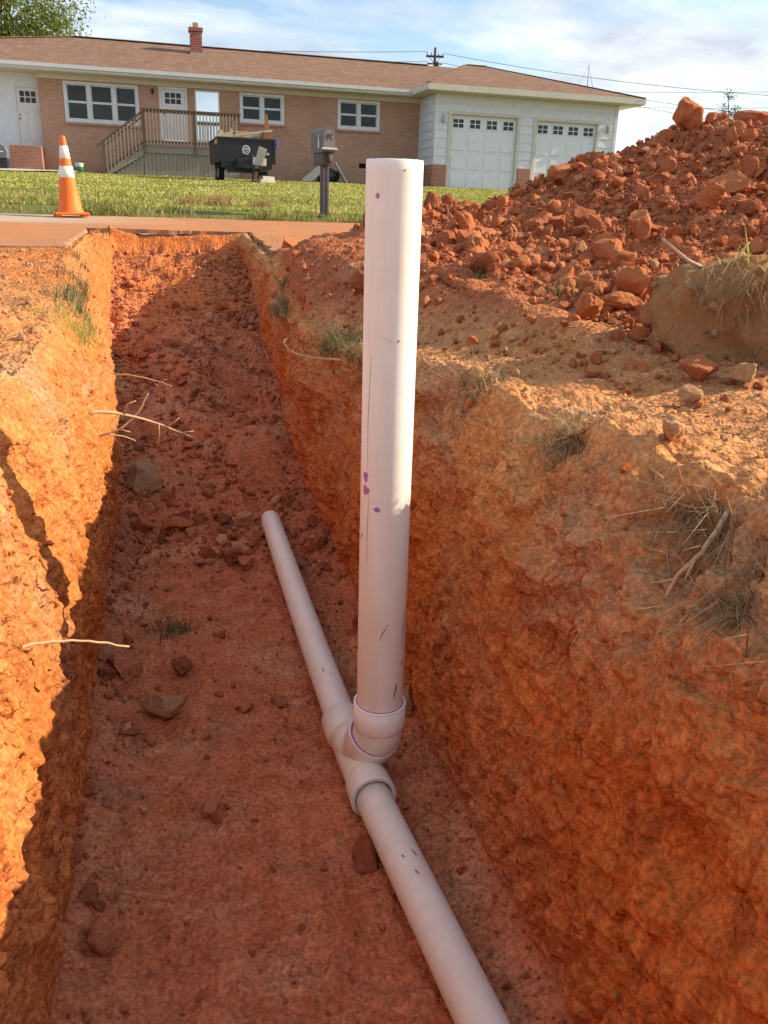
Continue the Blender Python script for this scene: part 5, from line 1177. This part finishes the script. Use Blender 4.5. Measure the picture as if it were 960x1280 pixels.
# grass and twigs of the sod clod
rr_ = np.random.default_rng(77); n = 260
a = rr_.uniform(0, 6.28, n); ro = np.stack([-.06+.14*np.cos(a)*rr_.random(n)**.5, -.10-.05*np.abs(np.sin(a)), .23+.05*rr_.normal(size=n)*.6], -1); L_ = rr_.normal(size=(n, 3))*.7+np.array([-.2, -.7, -.9])
link('root_mat', blades('root_mat', ro, rr_.uniform(.02, .06, n), np.full(n, .0013), L_, rr_, M_dry, None, .75), sod)['kind'] = 'stuff'
n = 240; ro = np.stack([.10+.14*rr_.normal(size=n), -.12+.02*rr_.normal(size=n), .03+.03*rr_.random(n)], -1); L_ = rr_.normal(size=(n, 3))*.4+np.array([0, -.6, -.5])
link('hanging_grass', blades('hanging_grass', ro, rr_.uniform(.04, .10, n), np.full(n, .0018), L_, rr_, M_tuft, None, .6), sod)['kind'] = 'stuff'
n = 16; ro = np.stack([-.05+.02*rr_.normal(size=n), -.06+.02*rr_.normal(size=n), .27+.01*rr_.normal(size=n)], -1); L_ = rr_.normal(size=(n, 3))*.5
link('green_sprig', blades('green_sprig', ro, rr_.uniform(.04, .07, n), np.full(n, .003), L_, rr_, M_grass, np.full(n, .55), .1), sod)['kind'] = 'stuff'
tw_ = MB(); tw_.tube([(-.10, -.02, .26), (-.17, -.03, .29), (-.24, -.05, .34)], [.006, .005, .003], 7); tw_.tube([(0, -.05, .27), (.01, -.08, .31), (-.005, -.08, .345)], [.004, .003, .002], 6); tw_.tube([(-.05, -.06, .27), (-.07, -.09, .31), (-.05, -.09, .34)], [.004, .003, .002], 6); tw_.tube([(.02, -.17, .25), (.09, -.19, .16), (.13, -.20, .06)], [.004, .003, .002], 6)
# bare roots sticking out of the walls
M_root = mat('pale root', rough=.8, spec=.2, build=paintm((.60, .41, .25), .45, 30)); M_rootd = mat('brown root', rough=.85, spec=.15, build=paintm((.30, .17, .09), .4, 30))
def root(pts, r0, r1, label, m=M_root, branches=()):
    P_ = [Vector(p) for p in pts]; out = []; rs = []; ns_ = 6
    for i in range(len(P_)-1):
        p0, p1, p2, p3 = P_[max(i-1, 0)], P_[i], P_[i+1], P_[min(i+2, len(P_)-1)]
        for k in range(ns_):
            t = k/ns_; out.append(.5*((2*p1)+(-p0+p2)*t+(2*p0-5*p1+4*p2-p3)*t*t+(-p0+3*p1-3*p2+p3)*t**3))
    out.append(P_[-1]); n_ = len(out); rs = [r0+(r1-r0)*k/(n_-1) for k in range(n_)]
    jr = random.Random(len(label)); out = [p+Vector((jr.uniform(-1, 1), jr.uniform(-1, 1), jr.uniform(-1, 1)))*.0015 for p in out]
    m_ = MB().tube(out, rs, 7)
    for bp in branches: m_.tube([Vector(q) for q in bp], [r1*1.1]+[r1*.6]*(len(bp)-1), 6)
    o = m_.build('root', m); tag(o, label, 'root', 'roots sticking out of the trench walls')
root([(-.36, 4.06, .665), (-.305, 4.05, .667), (-.173, 4.0, .669), (-.049, 3.95, .645), (.003, 3.92, .631)], .006, .002, 'thin pale root, the topmost sticking out from the left wall corner', M_root, [((-.05, 3.95, .646), (-.02, 3.94, .66)), ((-.08, 3.96, .65), (-.06, 3.95, .625))])
root([(-.37, 2.84, .735), (-.30, 2.90, .742), (-.214, 2.95, .737), (-.073, 3.0, .688), (.068, 3.0, .622)], .0085, .003, 'thickest brown root reaching out of the left wall over the trench', M_root, [((-.02, 3.0, .668), (.005, 3.0, .685), (.022, 3.0, .70)), ((-.16, 2.97, .725), (-.15, 2.97, .76), (-.12, 2.97, .77)), ((-.05, 3.0, .68), (-.05, 3.0, .64), (-.06, 3.0, .60)), ((.03, 3.0, .645), (.07, 3.0, .65))])
root([(-.33, 3.05, .60), (-.25, 3.05, .632), (-.185, 3.05, .652), (-.121, 3.05, .712), (-.081, 3.05, .778)], .0055, .0025, 'pale root curving upward from the left wall across the thick root', M_root, [((-.19, 3.05, .652), (-.15, 3.05, .64))])
root([(-.33, 3.2, .59), (-.281, 3.2, .6), (-.196, 3.2, .589), (-.14, 3.2, .568)], .005, .0025, 'short pale root below the thick brown root on the left wall', M_root, [((-.22, 3.2, .593), (-.20, 3.2, .56), (-.19, 3.2, .55))])
root([(-.345, 1.31, .672), (-.303, 1.33, .686), (-.261, 1.38, .689), (-.182, 1.42, .668), (-.101, 1.45, .631)], .0032, .002, 'long single pale root poking from the left wall low at the picture edge')
root([(.74, 3.03, .90), (.68, 3.08, .884), (.64, 3.30, .850), (.60, 3.55, .815), (.575, 3.7, .80), (.535, 3.85, .80), (.515, 3.9, .83), (.53, 3.92, .845)], .007, .003, 'pale curling root hanging from the right lip beside the standpipe')
root([(.86, 1.06, .93), (.80, 1.045, .85), (.752, 1.098, .73), (.722, 1.175, .60), (.70, 1.21, .473), (.698, 1.19, .40)], .003, .0016, 'long brown root running down the right trench wall', M_rootd)
root([(.86, 1.40, .965), (.80, 1.35, .90), (.775, 1.315, .81), (.735, 1.285, .667), (.72, 1.29, .55)], .0028, .0012, 'thin brown root dangling down the right wall below the sandy lip', M_rootd)
root([(.86, 1.10, .965), (.80, 1.07, .912), (.775, 1.09, .859), (.762, 1.10, .801), (.75, 1.11, .76)], .005, .0025, 'bleached forked root in the dry grass of the right bank', M_root, [((.775, 1.09, .859), (.765, 1.12, .84), (.75, 1.14, .83)), ((.79, 1.07, .9), (.77, 1.06, .87))])
root([(.83, .905, .96), (.775, .902, .886), (.757, .92, .847), (.745, .94, .80)], .0045, .002, 'bleached root hanging at the right edge of the picture', M_root, [((.76, .91, .86), (.74, .90, .82), (.735, .89, .79))])
root([(.80, .80, .86), (.752, .829, .853), (.742, .868, .829), (.735, .914, .80)], .002, .001, 'fine straight pale root at the right edge below the dry grass')
root([(.90, 1.68, .945), (.865, 1.60, .943), (.835, 1.55, .918), (.825, 1.53, .88), (.82, 1.52, .86)], .006, .004, 'pale frayed root sticking up in front of the sandy lip')
tw_.build('twig', M_root, sod)
# ---- trees
def tree(name, label, base, h, crown, nclump, nleaf, leaf, m, seed, trunk_r, cat='tree', conif=False, group=None):
    rr_ = np.random.default_rng(seed); rt = empty(name, label, cat, base, 0, group)
    pts = [(rr_.normal()*.02*h*k/8, rr_.normal()*.02*h*k/8, h*.95*k/8) for k in range(9)]
    MB().tube(pts, [trunk_r*(1-.85*k/8)+.01 for k in range(9)], 10).build('trunk', M_pole, rt)
    lim = MB(); C_ = []
    for k in range(nclump):
        zf = rr_.random(); lo, hi, rad = crown; zz = lo+(hi-lo)*zf
        rr2 = rad*(1-zf*.8 if conif else math.sqrt(max(.05, 1-(2*zf-1)**2)))*rr_.uniform(.35, 1.05); a = rr_.uniform(0, 6.28)
        c = np.array([math.cos(a)*rr2, math.sin(a)*rr2, zz]); C_.append(c)
        lim.tube([(0, 0, max(zz-rr2*.5, h*.1)), tuple(c*np.array([.6, .6, 1])+np.array([0, 0, -rr2*.12])), tuple(c)], [trunk_r*.22, trunk_r*.12, .008], 5)
    lim.build('limb', M_pole, rt)
    V, rn = [], []
    cs = np.repeat(np.array(C_), nleaf, 0); n = len(cs); spread = crown[2]*.20
    off = rr_.normal(size=(n, 3))*spread*np.array([1, 1, .62]); p = cs+off
    d1 = rr_.normal(size=(n, 3)); d1 /= np.linalg.norm(d1, axis=1, keepdims=True); d2 = np.cross(d1, rr_.normal(size=(n, 3))); d2 /= np.linalg.norm(d2, axis=1, keepdims=True)
    s = leaf*rr_.uniform(.6, 1.3, (n, 1)); V = np.stack([p-d1*s, p+d2*s*.42, p+d1*s, p-d2*s*.42], 1).reshape(-1, 3)
    cr_ = np.repeat(np.clip(rr_.random(len(C_)), 0, 1), nleaf)
    link('crown', mesh_np('crown', V, np.arange(4*n).reshape(-1, 4), m, False, {'rnd': np.repeat(np.clip(.6*cr_+.4*rr_.random(n), 0, 1), 4)}), rt)
    return rt
M_leaf = leafmat('yellow green leaves', [(0., (.09, .13, .03)), (.5, (.19, .24, .05)), (1., (.34, .36, .09))])
M_leafd = leafmat('dark green leaves', [(0., (.03, .05, .015)), (.5, (.06, .09, .02)), (1., (.11, .13, .04))])
tree('leafy_tree', 'tall yellow green tree behind the left end of the house roof', (-8.9, 62.5, 2.6), 17, (4.5, 15.5, 4.0), 110, 420, .12, M_leaf, 31, .35)
tree('young_tree', 'thin bare looking young tree beyond the dirt heap at right', (36.45, 53.6, 2.6), 7.2, (3.2, 7.0, .85), 34, 40, .07, M_leafd, 33, .07)
tree('leafy_tree', 'bit of dark tree showing at the right edge beyond the heap', (39.7, 52.5, 2.6), 5.8, (2.5, 5.6, 1.3), 30, 160, .09, M_leafd, 35, .1)
